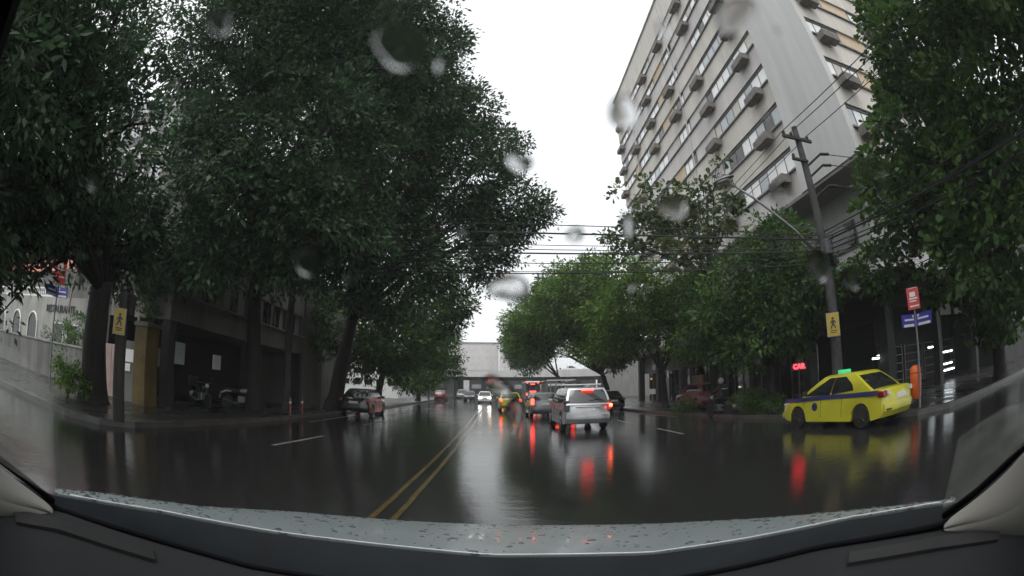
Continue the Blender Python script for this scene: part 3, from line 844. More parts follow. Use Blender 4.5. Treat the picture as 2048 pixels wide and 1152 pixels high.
tree('large broad-leaved tree overhanging the side street corner, right edge', (18.6, 7.6, 0.1),
     [((14.38, 4.92, 11.79), 2.52), ((13.72, 2.8, 8.54), 2.88), ((14.14, 7.28, 9.17), 1.80), ((14.43, 6.68, 6.69), 2.40), ((13.21, 8.85, 6.81), 1.44), ((13.79, 4.8, 4.21), 2.64),
      ((15.91, 8.43, 4.73), 1.90), ((14.03, 5.84, 13.89), 0.96), ((12.2, -0.18, 10.99), 3.60), ((13.92, 4.39, 6.35), 2.64), ((12.9, 9.29, 8.47), 0.54), ((14.23, 7.1, 11.04), 1.20), ((14.16, 11.11, 5.01), 1.20), ((16.89, 7.05, 2.98), 1.68)],
     62000, 0.27, 16, M['leaf_b'], tr=0.34, kind='broad', clump=0.42, droop=0.2)
tree('thin almond tree with big leaves in front of the apartment block', (11.2, 21.0, 0.13),
     [((8.84, 20.15, 10.8), 1.6), ((10.57, 19.3, 10.99), 1.2), ((7.89, 21.07, 9.69), 1.3), ((9.56, 19.82, 8.51), 1.6), ((11.1, 17.83, 9.73), 0.9), ((11.21, 17.76, 12.34), 0.45), ((6.58, 20.99, 11.75), 0.5),
      ((7.27, 21.82, 8.95), 1.1), ((11.6, 17.5, 10.17), 0.6), ((6.23, 23.18, 10.1), 0.6), ((10.72, 18.64, 8.44), 1.1)],
     4300, 0.30, 17, M['leaf_d'], tr=0.17, kind='broad', clump=0.36, droop=0.1, lean=(11.2, 20.66, 6.94), inner=0.6, per=18)
tree('dense dark green street tree below the leaning lamp, nearest on the right pavement', (11.9, 16.3, 0.13),
     [((11.87, 14.83, 7.01), 1.5), ((10.59, 15.78, 5.5), 1.8), ((12.34, 14.45, 4.99), 1.8), ((10.39, 18.25, 5.37), 1.8), ((10.98, 15.5, 3.66), 1.6), ((12.6, 12.86, 5.02), 1.1), ((10.33, 19.42, 3.9), 1.5), ((12.34, 15.09, 3.45), 1.2), ((10.28, 16.57, 2.88), 1.0), ((9.82, 17.42, 4.09), 1.5), ((11.32, 14.63, 4.82), 1.4)],
     30000, 0.26, 18, M['leaf_b'], tr=0.2, clump=0.5)
tree('bright green street tree behind the motorcyclist on the right pavement', (11.3, 28.0, 0.13),
     [((9.49, 26.34, 7.04), 2.3), ((8.17, 27.82, 5.36), 1.5), ((10.79, 24.75, 5.5), 1.9), ((9.1, 27.54, 4.99), 1.4), ((11.01, 23.55, 6.47), 1.9), ((10.95, 22.47, 3.74), 1.3), ((7.68, 29.0, 6.55), 1.6)],
     30000, 0.28, 19, M['leaf_c'], tr=0.2, clump=0.6)
tree('bright green street tree reaching over the right lanes above the silver car', (10.6, 40.0, 0.13),
     [((6.85, 36.36, 9.08), 3.2), ((5.15, 39.67, 8.59), 2.6), ((8.09, 34.05, 9.83), 2.7), ((4.26, 43.79, 6.96), 2.0), ((7.37, 39.31, 8.31), 1.7), ((8.75, 29.74, 9.53), 1.8), ((5.37, 37.62, 11.1), 1.5), ((6.98, 37.35, 6.89), 1.3), ((9.91, 34.61, 5.15), 1.4), ((6.38, 40.5, 6.42), 1.0), ((9.89, 34.62, 4.07), 1.0), ((7.36, 38.3, 6.46), 1.1), ((9.71, 34.67, 4.68), 1.2), ((7.75, 32.08, 4.36), 1.0), ((6.66, 35.38, 5.11), 0.8), ((7.35, 34.22, 4.68), 0.7), ((9.83, 33.59, 4.97), 1.4), ((9.65, 36.75, 5.73), 1.2), ((8.22, 36.07, 6.92), 1.6), ((4.54, 42.76, 5.48), 1.1), ((3.52, 41.85, 8.73), 1.9), ((3.18, 43.88, 7.07), 2.0), ((4.15, 43.8, 5.58), 1.5), ((2.25, 44.94, 8.73), 1.2)],
     60000, 0.34, 20, M['leaf_c'], tr=0.26, clump=0.75)
tree('farthest green street tree on the right beside the pale gap', (10.4, 62.0, 0.13),
     [((5.01, 59.79, 8.38), 2.8), ((6.67, 59.63, 7.68), 2.4), ((3.91, 63.88, 6.32), 1.9), ((5.16, 61.78, 6.17), 2.6), ((2.67, 59.94, 7.71), 1.5), ((2.25, 57.96, 10.13), 1.2)],
     16000, 0.42, 21, M['leaf_b'], tr=0.28, clump=0.9)
def bush(label, base, lobes, n, size, seed, m):
    b = Vector(base)
    t = thing('bush', label, 'bush', base)
    mb = MB()
    for c, r in lobes:
        e = Vector(c) - b
        mb.tube([(0, 0, 0), e * 0.5 + Vector((0.05, 0, 0.1)), e], [0.04, 0.03, 0.01], 5)
    mb.build('stem', M['bark'], t)
    put('foliage', crown_mesh('foliage', [(Vector(c) - b, r) for c, r in lobes], n, size, seed, m, clump=0.25), t)['kind'] = 'stuff'
bush('small rounded bush growing before the low wall at the foot of the big leaning tree', (-13.61, 9.11, 0.12), [((-12.48, 8.33, 1.05), 0.55), ((-12.31, 8.57, 0.73), 0.5), ((-12.97, 8.31, 0.84), 0.4)], 2400, 0.13, 31, M['leaf_c'])
bush('low dark green bush between the motorcyclist and the taxi', (11.6, 16.9, 0.13), [((10.5, 16.43, 0.75), 0.6), ((11.05, 16.06, 0.58), 0.65), ((11.3, 15.27, 0.41), 0.5), ((10.66, 16.09, 0.2), 0.4)], 4200, 0.14, 32, M['leaf_b'])
bush('small bush at the pavement edge behind the red parked car', (10.6, 24.0, 0.13), [((10.06, 21.79, 0.39), 0.5), ((9.69, 21.96, 0.23), 0.4)], 1600, 0.14, 33, M['leaf_b'])
bush('climbing shrub spilling over the ochre pillar', (-12.4, 12.6, 0.13), [((-12.7, 12.76, 4.17), 0.9), ((-12.49, 12.96, 3.65), 0.6), ((-13.28, 12.88, 4.77), 0.7)], 2600, 0.16, 34, M['leaf_b'])
bush('dark shrub on the inner side of the low wall next to the white house', (-22.5, 14.6, 0), [((-22.5, 14.6, 2.0), 1.2), ((-21.4, 14.4, 1.6), 1.0), ((-20.4, 14.3, 2.6), 0.9)], 3200, 0.18, 35, M['leaf_b'])

# ------------------------------------------------------------------ utility pole, lamp, cables
P0 = Vector((11.3, 11.45, 0.13))
t = thing('utility_pole', 'tall grey concrete utility pole carrying many cables beside the yellow sign, right', 'utility pole', P0)
MB().tube([(0, 0, 0), (0, 0, 10.55)], [0.225, 0.125], 14).build('shaft', M['pole_grey'], t, smooth=True)
MB().box((-0.12, -0.12, 9.95), (1.5, 0.1, 0.12)).build('crossarm', M['wood_pole'], t)
MB().box((-0.3, -0.12, 9.0), (0.8, 0.09, 0.1)).build('crossarm', M['wood_pole'], t)
ins = MB().lathe([(0.02, 0), (0.07, 0.03), (0.04, 0.07), (0.075, 0.10), (0.04, 0.15), (0.02, 0.18)], n=10).mesh('insulator', M['black'], 'all')
for x in (-0.8, -0.4, 0.45): put('insulator', ins, t, loc=(x, -0.12, 10.01))
put('insulator', ins, t, loc=(-0.62, -0.12, 9.05))
for z, dy in ((9.2, -0.5), (8.75, -0.45), (7.9, -0.45)):
    MB().tube([(0.1, -0.05, z - 0.35), (0.55, dy, z)], 0.045, 6).tube([(0.55, dy, z), (0.95, dy - 0.1, z + 0.02)], 0.06, 8).build('bracket', M['black'], t)
mb = MB()
for k in range(16):
    a = rnd.uniform(0, 6.28); z = rnd.uniform(5.1, 6.4)
    mb.tube([(0.2 * math.cos(a), 0.2 * math.sin(a), z), (0.45 * math.cos(a + .5), 0.45 * math.sin(a + .5), z + rnd.uniform(-.3, .3)), (0.3 * math.cos(a + 1.4), 0.3 * math.sin(a + 1.4), z + rnd.uniform(-.5, .5)), (0.19 * math.cos(a + 2), 0.19 * math.sin(a + 2), z - 0.2)], 0.022, 5)
mb.build('cable_coils', M['cable'], t)
MB().box((-0.05, -0.33, 5.6), (0.35, 0.2, 0.5)).build('junction_box', M['galv'], t, bevel=0.02)
MB().box((0.28, -0.1, 5.2), (0.2, 0.3, 0.35)).build('junction_box', M['black'], t, bevel=0.02)
# lamp arm
LH = Vector((8.32, 13.08, 8.78)) - P0
t = thing('street_lamp', 'grey street lamp head on a long arm reaching out from the utility pole', 'street lamp', P0 + Vector((0, 0, 5.3)))
LL = LH - Vector((0, 0, 5.3))
MB().tube([(-0.1, 0.1, 0), LL * 0.3 + Vector((0, 0, 0.12)), LL * 0.7 + Vector((0, 0, 0.16)), LL * 0.93 + Vector((0, 0, 0.05))], [0.06, 0.05, 0.045, 0.04], 8).build('arm', M['galv'], t, smooth='all')
hd = MB().lathe([(0.03, -0.45), (0.12, -0.38), (0.19, -0.15), (0.2, 0.1), (0.13, 0.36), (0.03, 0.45)], axis='X', n=14)
hd.v = [(x, y, z * 0.55 if z > 0 else z * 0.2) for x, y, z in hd.v]
o = hd.build('lamp_head', M['galv'], t, smooth='all'); o.location = LL; o.rotation_euler = (0, 0.25, math.atan2(LL.y, LL.x))
ln = MB().ball((0.05, 0, -0.035), 0.3, 12, 6, (1, 0.5, 0.25)).build('lens', M['lens_clear'], t, smooth='all'); ln.location = LL; ln.rotation_euler = o.rotation_euler

ORD = ['first', 'second', 'third', 'fourth', 'fifth', 'sixth', 'seventh', 'eighth']
def cable(a, b, sag, r, lab, group='cables strung from the utility pole'):
    a, b = Vector(a), Vector(b)
    t = thing('overhead_cable', lab, 'cable', a, 0, group)
    n = 18
    pts = [(b - a) * s - Vector((0, 0, sag * 4 * s * (1 - s))) for s in [k / n for k in range(n + 1)]]
    MB().tube(pts, r, 5).build('wire', M['cable'], t)
ptop = P0 + Vector((0, -0.12, 10.18))
for x, w in ((-0.8, 'outer'), (-0.4, 'middle'), (0.45, 'inner')):
    cable(ptop + Vector((x, 0, 0)), (11.3 + x, -26, 11.0), 0.55, 0.017, f'{w} high wire running from the pole top towards the upper right')
    cable(ptop + Vector((x, 0, 0)), (11.3 + x * 0.8, 48, 10.6), 0.75, 0.015, f'{w} high wire from the pole top down to the left, before the apartment block')
for z, w in ((9.22, 'upper'), (8.77, 'middle'), (7.92, 'lower')):
    cable(P0 + Vector((0.95, -0.55, z)), (34, 5.5, z + 0.6), 0.35, 0.018, f'{w} branch wire leaving the pole sideways along the side street')
for k, (dz, r, sg) in enumerate([(0.9, 0.024, 0.5), (0.45, 0.018, 0.7), (0.25, 0.036, 0.6), (-0.1, 0.018, 0.85), (-0.45, 0.026, 0.6), (-0.8, 0.018, 0.8)]):
    cable(P0 + Vector((0, -0.2, 5.75 + dz * 0.5)), (11.2 + 0.1 * k, -24, 6.6 + dz), sg, r, f'low telephone cable from the pole to the right edge, {ORD[k]} from the top', 'low cables running to the right edge')
for k, (z, r, sg) in enumerate([(9.00, 0.018, 0.25), (8.75, 0.034, 0.35), (8.55, 0.014, 0.6), (8.30, 0.016, 0.55), (8.00, 0.03, 0.45), (7.75, 0.016, 0.6), (7.50, 0.014, 0.7), (7.15, 0.022, 0.5)]):
    cable(P0 + Vector((-0.15, 0, 6.1 - 0.14 * k)), (-9.2, 18.2 + 0.15 * k, z), sg, r, f'cable crossing the street into the left trees, {ORD[k]} from the top', 'cables crossing the street')
t = thing('utility_pole', 'dark pole hidden among the left trees, taking the crossing cables', 'utility pole', (-9.2, 18.6, 0.12))
MB().tube([(0, 0, 0), (0, 0, 9.2)], [0.2, 0.13], 12).build('shaft', M['pole_grey'], t, smooth=True)
MB().box((0.0, -0.1, 8.3), (1.4, 0.1, 0.12)).build('crossarm', M['wood_pole'], t)

# ------------------------------------------------------------------ signs
def lattice_text(t, lines, y):
    for (x, z, w, h, m) in lines: MB().b2((x - w / 2, y - 0.004, z - h / 2), (x + w / 2, y, z + h / 2)).build('lettering', m, t)
def pedestrian(t, z, y, s=1.0):
    mb = MB()
    disc = [(0.055 * s * math.cos(a), z + 0.17 * s + 0.055 * s * math.sin(a)) for a in np.linspace(0, 2 * math.pi, 13)[:-1]]
    mb.prism(disc, y - 0.006, y, 'Y')
    mb.prism([(-0.05 * s, z + 0.1 * s), (0.06 * s, z + 0.1 * s), (0.05 * s, z - 0.05 * s), (0.13 * s, z - 0.22 * s), (0.08 * s, z - 0.24 * s), (0, z - 0.09 * s), (-0.09 * s, z - 0.24 * s), (-0.14 * s, z - 0.22 * s), (-0.05 * s, z - 0.04 * s)], y - 0.006, y, 'Y')
    mb.prism([(-0.05 * s, z + 0.1 * s), (-0.15 * s, z - 0.02 * s), (-0.12 * s, z - 0.045 * s), (-0.03 * s, z + 0.04 * s)], y - 0.0065, y - 0.0005, 'Y')
    mb.prism([(0.06 * s, z + 0.1 * s), (0.15 * s, z + 0.0 * s), (0.12 * s, z - 0.025 * s), (0.04 * s, z + 0.04 * s)], y - 0.0065, y - 0.0005, 'Y')
    mb.build('pedestrian_symbol', M['sign_black'], t)
PL = Vector((-8.76, 7.63, 0.13))
t = thing('sign_pole', 'thick dark tarred wooden pole behind the left yellow pedestrian sign', 'pole', PL)
MB().tube([(0, 0, 0), (0, 0, 3.05)], [0.17, 0.16], 14).build('shaft', M['wood_pole'], t, smooth=True)
MB().box((0.2, 0.06, 2.75), (0.2, 0.22, 0.5)).build('meter_box', M['black'], t, bevel=0.02)
SW, SH = 0.36, 0.68
def yellow_sign(lab, c, w, h, rz):
    t = thing('pedestrian_sign', lab, 'road sign', c, rz, 'yellow pedestrian crossing signs')
    MB().b2((-w / 2, 0, -h / 2), (w / 2, 0.012, h / 2)).build('panel', M['yellow'], t)
    MB().b2((-w / 2 - 0.02, 0.012, -h / 2 - 0.02), (w / 2 + 0.02, 0.03, h / 2 + 0.02)).build('backing', M['galv'], t)
    pedestrian(t, h * 0.08, -0.001, h / 0.9)
    lattice_text(t, [(0, -h * 0.27, w * 0.6, 0.025, M['sign_black']), (0, -h * 0.35, w * 0.5, 0.025, M['sign_black'])], -0.001)
    MB().b2((-w * 0.3, 0.03, -0.05), (w * 0.3, 0.1, 0.02)).build('clamp', M['galv'], t)
cL = Vector((-8.58, 7.36, 2.45)); yellow_sign('yellow pedestrian sign fixed to the dark wooden pole, left', cL, 0.31, 0.58, R(40))
cR = Vector((10.79, 10.99, 3.06)); yellow_sign('yellow pedestrian sign fixed to the tall utility pole, right', cR, 0.44, 0.74, R(-38))
mb = MB()
def corner_post(lab, side, base, h, rc, rw, rh, bl_z, rz):
    t = thing('street_name_post', lab, 'street sign', base, 0)
    MB().tube([(0, 0, 0), (0, 0, h)], 0.035, 10).build('post', M['galv'], t, smooth=True)
    a = bpy.data.objects.new('advert_panel', MB().b2((-rw / 2, -0.09, rc - rh / 2), (rw / 2, -0.04, rc + rh / 2)).mesh('advert_panel', M['red']))
    COL.objects.link(a); a.parent = t; a.rotation_euler = (0, 0, rz)
    s = rw / 0.5
    for (x, z, w, hh) in [(-0.02, 0.14, 0.24, 0.16), (0.0, 0.0, 0.34, 0.05), (-0.02, -0.09, 0.28, 0.04), (0.02, -0.26, 0.36, 0.045), (0.0, 0.36, 0.36, 0.02)]:
        MB().b2((s * (x - w / 2), -0.094, rc + s * (z - hh / 2)), (s * (x + w / 2), -0.09, rc + s * (z + hh / 2))).build('lettering', M['sign_white'], a)
    for q, (rot, dx) in enumerate(((rz + R(38), -1), (rz - R(30), 1))):
        bl = put('name_blade', MB().b2((min(0.04 * dx, 0.62 * dx), -0.012, bl_z - 0.18), (max(0.04 * dx, 0.62 * dx), 0.012, bl_z + 0.18)).mesh('name_blade', M['blue']), t, rot=(0, 0, rot))
        for (x, z, w, hh) in [(0.3, 0.03, 0.42, 0.05), (0.12, 0.12, 0.06, 0.06), (0.33, -0.13, 0.46, 0.07)]:
            MB().b2((min(dx * (x - w / 2), dx * (x + w / 2)), -0.016, bl_z + z - hh / 2), (max(dx * (x - w / 2), dx * (x + w / 2)), -0.012, bl_z + z + hh / 2)).build('lettering', M['sign_white'], bl)
    return t
corner_post('street name post with red advert panel and blue blades by the low wall, left', -1, (-15.99, 9.7, 0.12), 4.8, 4.25, 0.52, 0.98, 3.42, R(52))
corner_post('street name post with red advert panel and blue blades behind the taxi, right', 1, (11.75, 7.95, 0.13), 3.4, 3.12, 0.42, 0.62, 2.5, R(-52))
# orange litter bin at the post
t = thing('litter_bin', 'bright orange plastic litter bin on a post behind the taxi boot', 'litter bin', (11.95, 8.25, 0.13))
MB().lathe([(0.14, 0.25), (0.19, 0.32), (0.21, 0.95), (0.20, 1.0)], n=16).build('bin', M['orange'], t, smooth=True)
MB().lathe([(0.21, 1.02), (0.2, 1.12), (0.12, 1.22), (0.02, 1.24)], n=16).build('lid', M['orange'], t, smooth=True)
MB().tube([(0.24, 0, 0), (0.24, 0, 1.1)], 0.03, 8).build('post', M['red'], t)
# thin posts
t = thing('lamp_post', 'thin dark post standing at the left kerb far ahead', 'post', (-8.8, 62, 0.13))
MB().tube([(0, 0, 0), (0, 0, 6.5)], [0.14, 0.08], 8).build('shaft', M['pole_grey'], t)
MB().tube([(0, 0, 6.4), (0.8, 0, 7.0), (1.6, 0, 7.1)], 0.05, 6).build('arm', M['pole_grey'], t)
MB().ball((1.9, 0, 7.08), 0.35, 10, 6, (1, 0.5, 0.3)).build('lamp_head', M['galv'], t)
for k, (x, y, lab) in enumerate(((-8.75, 18.1, 'red bollard at the left kerb, nearer of two'), (-8.7, 19.3, 'red bollard at the left kerb, farther of two'))):
    t = thing('bollard', lab, 'bollard', (x, y, 0.12), 0, 'red bollards at the left kerb')
    MB().lathe([(0.06, 0), (0.06, 0.7), (0.05, 0.74), (0.01, 0.76)], n=12).build('shaft', M['red_car'], t, smooth=True)
    MB().lathe([(0.062, 0.5), (0.062, 0.6)], n=12).build('band', M['sign_white'], t)
def flare_lamp(lab, p):  # added lamps standing in for orange flares in the windscreen drops
    t = thing('amber_flare_lamp', lab, 'amber lamp', (p[0], p[1], 0.0), 0, 'added amber lamps below the overpass')
    MB().tube([(0, 0.2, 0), (0, 0.2, p[2] + 0.6)], 0.07, 8).build('post', M['pole_grey'], t)
    MB().b2((-0.2, -0.1, p[2] - 0.6), (0.2, 0.12, p[2] + 0.6)).build('housing', M['black'], t)
    for z, m in ((0.38, M['tail_off']), (0.0, M['amber_on']), (-0.38, M['glass_dark'])):
        MB().lathe([(0.16, -0.14), (0.14, -0.1)], (0, 0, p[2] + z), 'Y', 14).build('lamp', m, t)
flare_lamp('added amber lamp for an orange flare under the overpass, left of two', (-0.38, 90.0, 3.29))
flare_lamp('added amber lamp for an orange flare under the overpass, right of two', (1.79, 79.98, 2.04))
# ------------------------------------------------------------------ vehicles
def arc(cy, cz, r, a0, a1, n=9):
    return [(cy + r * math.cos(a), cz + r * math.sin(a)) for a in np.linspace(a0, a1, n)]
def wheel(parent, x, y, r, w, side, rimm):
    """tyre and alloy rim, axle along X; side +1 right, -1 left"""
    tb = MB().lathe([(r * 0.62, -w / 2), (r * 0.93, -w / 2), (r, -w * 0.36), (r, w * 0.36), (r * 0.93, w / 2), (r * 0.62, w / 2)], (x, y, r), 'X', 28)
    ty = tb.build('wheel', M['tyre'], parent, smooth=True)
    mb = MB()
    xo = x + side * (w / 2 - 0.01)
    mb.lathe([(r * 0.64, -0.02), (r * 0.64, 0.02), (r * 0.58, 0.022), (r * 0.58, -0.02)], (xo, y, r), 'X', 24)
    for k in range(5):
        a = 2 * math.pi * k / 5
        ca, sa = math.cos(a), math.sin(a)
        mb.tube([(xo, y, r), (xo, y + ca * r * 0.6, r + sa * r * 0.6)], [r * 0.1, r * 0.13], 6)
    mb.lathe([(r * 0.14, -0.02), (r * 0.14, 0.03), (0.01, 0.035)], (xo, y, r), 'X', 12)
    mb.build('rim', rimm, ty, smooth=True)
    return ty

def car(name, label, cat, loc, rz, P, paint, group=None):
    """+Y is forward; loc is the ground point under the middle"""
    t = thing(name, label, cat, loc, rz, group)
    L, Wd, Hh = P['L'], P['W'], P['H']
    hl, hw = L / 2, Wd / 2
    r = P.get('r', 0.31)
    gc = P.get('gc', 0.2)
    yf, yr = P['yf'], P['yr']          # axles
    belt = P['belt']
    top = P['top']                      # (y, z) outline of the lower body's top, rear to front
    ra = r + 0.065
    base = [(-hl + 0.12, gc + 0.06), (yr - ra - 0.02, gc)] + arc(yr, r, ra, math.pi * 1.02, -0.02 * math.pi) + [(yr + ra + 0.02, gc), (yf - ra - 0.02, gc)] + arc(yf, r, ra, math.pi * 1.02, -0.02 * math.pi) + [(yf + ra + 0.02, gc), (hl - 0.10, gc + 0.04)]
    front = [(hl - 0.01, gc + 0.2), (hl, gc + 0.34)]
    rear = [(-hl, gc + 0.34), (-hl + 0.01, gc + 0.2)]
    poly = base + front + top[::-1] + rear
    n = len(poly)
    xs = [-1, -0.985, -0.93, -0.8, -0.45, 0, 0.45, 0.8, 0.93, 0.985, 1]
    vs = []
    for u in xs:
        a = abs(u)
        ins = 0.035 * (1 if a > 0.99 else 0.35 if a > 0.98 else 0)
        for (y, z) in poly:
            e = max(0.0, (abs(y) - 0.55 * hl) / (0.45 * hl))
            yy = y - math.copysign(1, y) * e ** 2 * (0.16 * a ** 4 + ins * 0.5)
            xx = u * hw * (1 - 0.05 * e ** 2 * a)
            zz = z
            if z > belt - 0.25: zz = z - (z - (belt - 0.25)) * 0.16 * a ** 5
            if z > 0.55: xx *= 1 - 0.06 * max(0.0, (z - 0.55) / 0.45) ** 1.5
            if z < gc + 0.12 and a > 0.97: xx *= 0.985
            vs.append((xx, yy, zz))
    fs = []
    for i in range(len(xs) - 1):
        for k in range(n):
            a, b = i * n + k, i * n + (k + 1) % n
            fs.append((a, b, b + n, a + n))
    fs += [tuple(range(n - 1, -1, -1)), tuple((len(xs) - 1) * n + k for k in range(n))]
    MB().add(vs, fs).build('body', paint, t, smooth=True)
    # greenhouse
    yb0, yb1, yt0, yt1 = P['cabin']     # rear base, front base, rear roof, front roof
    wb, wt = hw * 0.925, hw * P.get('wt', 0.74)
    zb = belt - 0.035
    def ring(tv):
        """half width, rear y, front y, z at height fraction tv"""
        bul = math.sin(math.pi * min(tv, 1)) * 0.035
        return wb + (wt - wb) * tv + bul, yb0 + (yt0 - yb0) * tv - bul * P.get('rb', 0.6), yb1 + (yt1 - yb1) * tv + bul * 1.2, zb + (Hh - 0.05 - zb) * tv
    def SP(tv, s, side, off=0.0):        # a point on the side: s 0 rear .. 1 front
        w, y0, y1, z = ring(tv)
        return Vector((side * (w + off), y0 + (y1 - y0) * s, z))
    def EP(tv, u, end, off=0.0):         # on the windscreen (end 1) or rear glass (end -1): u -1..1
        w, y0, y1, z = ring(tv)
        bow = 0.10 * (1 - u * u)
        y = (y1 + bow if end > 0 else y0 - bow * 0.7) + end * off
        return Vector((u * w, y, z + off * 0.4))
    tvs = [0, 0.25, 0.5, 0.75, 0.9, 1.0]
    us = [-1, -0.7, -0.35, 0, 0.35, 0.7, 1]
    vs = []
    for tv in tvs:
        vs += [EP(tv, u, 1) for u in us]
        vs += [EP(tv, u, -1) for u in us[::-1]]
    m = len(us) * 2
    w, y0, y1, z = ring(1.0)
    vs += [(q[0] * 0.86, y0 + (y1 - y0) * 0.5 + (q[1] - (y0 + y1) / 2) * 0.86, Hh - 0.012) for q in vs[-m:]]
    vs += [(q[0] * 0.5, (y0 + y1) / 2 + (q[1] - (y0 + y1) / 2) * 0.6, Hh) for q in vs[-m:]]
    fs = []
    nl = len(tvs) + 2
    for i in range(nl - 1):
        for k in range(m):
            a, b = i * m + k, i * m + (k + 1) % m
            fs.append((a, b, b + m, a + m))
    fs.append(tuple((nl - 1) * m + k for k in range(m)))
    MB().add(vs, fs).build('cabin', paint, t, smooth=True)
    gl = P.get('glass', M['glass_dark'])
    def shell(nm, rows, outs):
        """thin pane lying on the cabin skin: rows of points and their outward directions"""
        n = len(rows[0])
        V = [p + o * 0.008 for r_, q_ in zip(rows, outs) for p, o in zip(r_, q_)] + [p - o * 0.012 for r_, q_ in zip(rows, outs) for p, o in zip(r_, q_)]
        N = len(rows) * n
        F = []
        for i in range(len(rows) - 1):
            for k in range(n - 1):
                a = i * n + k
                F += [(a, a + 1, a + n + 1, a + n), (N + a, N + a + n, N + a + n + 1, N + a + 1)]
            a = i * n; F.append((a, a + n, N + a + n, N + a))
            a = i * n + n - 1; F.append((a, N + a, N + a + n, a + n))
        for k in range(n - 1):
            F.append((k, N + k, N + k + 1, k + 1))
            a = (len(rows) - 1) * n + k; F.append((a, a + 1, N + a + 1, N + a))
        MB().add(V, F).build(nm, gl, t, smooth=True)
    for side in (-1, 1):
        for q in P['side_windows']:
            tl_ = sorted(set([x for x in tvs if min(p[1] for p in q) < x < max(p[1] for p in q)] + list(np.linspace(min(p[1] for p in q), max(p[1] for p in q), 7))))
            rows_, outs_ = [], []
            lo_, hi_ = tl_[0], tl_[-1]
            for tv in tl_:
                xs_ = []
                for i in range(len(q)):
                    (s0, t0), (s1, t1) = q[i], q[(i + 1) % len(q)]
                    if abs(t1 - t0) > 1e-6 and min(t0, t1) - 1e-9 <= tv <= max(t0, t1) + 1e-9: xs_.append(s0 + (s1 - s0) * (tv - t0) / (t1 - t0))
                if not xs_: xs_ = [p[0] for p in q if abs(p[1] - tv) < 1e-6]
                near_ = [p[0] for p in q if abs(p[1] - tv) < 0.03]
                e0, e1 = min(xs_ + (near_ if len(xs_) < 2 else [])), max(xs_ + (near_ if len(xs_) < 2 else []))
                ed = 0.012 if tv in (lo_, hi_) else 0.0
                rows_.append([SP(tv, s_, side) for s_ in (e0 + ed, e0 + (e1 - e0) * 0.5, e1 - ed)])
                outs_.append([Vector((side, 0, 0.2))] * 3)
            shell('side_window', rows_, outs_)
    for end, nm, (ta, tb_), uu in ((1, 'windscreen', (0.08, 0.92), 0.9), (-1, 'rear_window', P.get('rw', (0.12, 0.9)), P.get('rwu', 0.86))):
        tl_ = sorted(set([ta] + [x for x in tvs if ta < x < tb_] + [tb_]))
        rows_, outs_ = [], []
        for tv in tl_:
            uq = uu - (0.03 if tv in (ta, tb_) else 0)
            rows_.append([EP(tv, u, end) for u in [-uq] + [x for x in us if abs(x) < uq] + [uq]])
            outs_.append([Vector((0, end, 0.35))] * len(rows_[-1]))
        shell(nm, rows_, outs_)
    # wheels
    for x, y in ((-hw + 0.11, yf), (hw - 0.11, yf), (-hw + 0.11, yr), (hw - 0.11, yr)):
        wheel(t, x, y, r, 0.2, -1 if x < 0 else 1, P.get('rim', M['rim']))
    # door seams and handles, sills
    def side_x(z, y):
        e = max(0.0, (abs(y) - 0.55 * hl) / (0.45 * hl))
        return hw * (1 - 0.05 * e ** 2) * (1 - 0.06 * max(0.0, (z - 0.55) / 0.45) ** 1.5 if z > 0.55 else 1)
    for side in (-1, 1):
        for yd in P.get('seams', []):
            mb = MB()
            zz = np.linspace(gc + 0.12, belt - 0.07, 6)
            for za, zb_ in zip(zz[:-1], zz[1:]):
                xa, xb = side_x(za, yd), side_x(zb_, yd)
                mb.add([(side * (xa - 0.008), yd - 0.005, za), (side * (xa + 0.002), yd - 0.005, za), (side * (xa + 0.002), yd + 0.005, za), (side * (xa - 0.008), yd + 0.005, za),
                        (side * (xb - 0.008), yd - 0.005, zb_), (side * (xb + 0.002), yd - 0.005, zb_), (side * (xb + 0.002), yd + 0.005, zb_), (side * (xb - 0.008), yd + 0.005, zb_)],
                       [(0, 1, 5, 4), (1, 2, 6, 5), (2, 3, 7, 6), (3, 0, 4, 7)])
            mb.build('door_seam', M['black'], t)
        for yh in P.get('handles', []):
            MB().b2((side * (side_x(belt - 0.16, yh)) - 0.012, yh - 0.09, belt - 0.175), (side * (side_x(belt - 0.16, yh)) + 0.025 * side + 0.012, yh + 0.09, belt - 0.145)).build('door_handle', paint, t, bevel=0.006)
        ym = yb1 - 0.28
        mp = SP(0.08, 0.94, side)
        MB().box((mp.x + side * 0.12, mp.y - 0.02, mp.z + 0.08), (0.2, 0.09, 0.14)).build('wing_mirror', P.get('mirror', paint), t, bevel=0.03, seg=3)
    # lamps
    tl = P['tail']                       # (x, z, w, h, deep)
    for side in (-1, 1):
        x, z, w_, h_ = tl
        lit = P.get('tail_mat', M['tail_off'])
        yy = -hl + 0.04 + 0.16 * (abs(x) / hw) ** 4
        MB().b2((side * x - w_ / 2, yy - 0.05, z - h_ / 2), (side * x + w_ / 2, yy + P.get('tail_deep', 0.3), z + h_ / 2)).build('tail_light', lit[0 if side < 0 else 1] if isinstance(lit, tuple) else lit, t, bevel=0.04, seg=3)
        MB().b2((side * (hw - 0.30) - 0.2, hl - 0.30, P['head_z'] - 0.07), (side * (hw - 0.30) + 0.2, hl - 0.09, P['head_z'] + 0.08)).build('headlight', P.get('head_mat', M['lens_clear']), t, bevel=0.04, seg=3)
    MB().b2((-0.36, hl - 0.10, gc + 0.3), (0.36, hl + 0.012, gc + 0.42)).build('grille', M['black'], t, bevel=0.02)
    MB().b2((-0.25, -hl - 0.006, P['plate_z'] - 0.065), (0.25, -hl + 0.05, P['plate_z'] + 0.065)).build('number_plate', M['sign_white'], t)
    bz = P.get('bumper_z', 0.48)
    mb = MB()
    rws_ = []
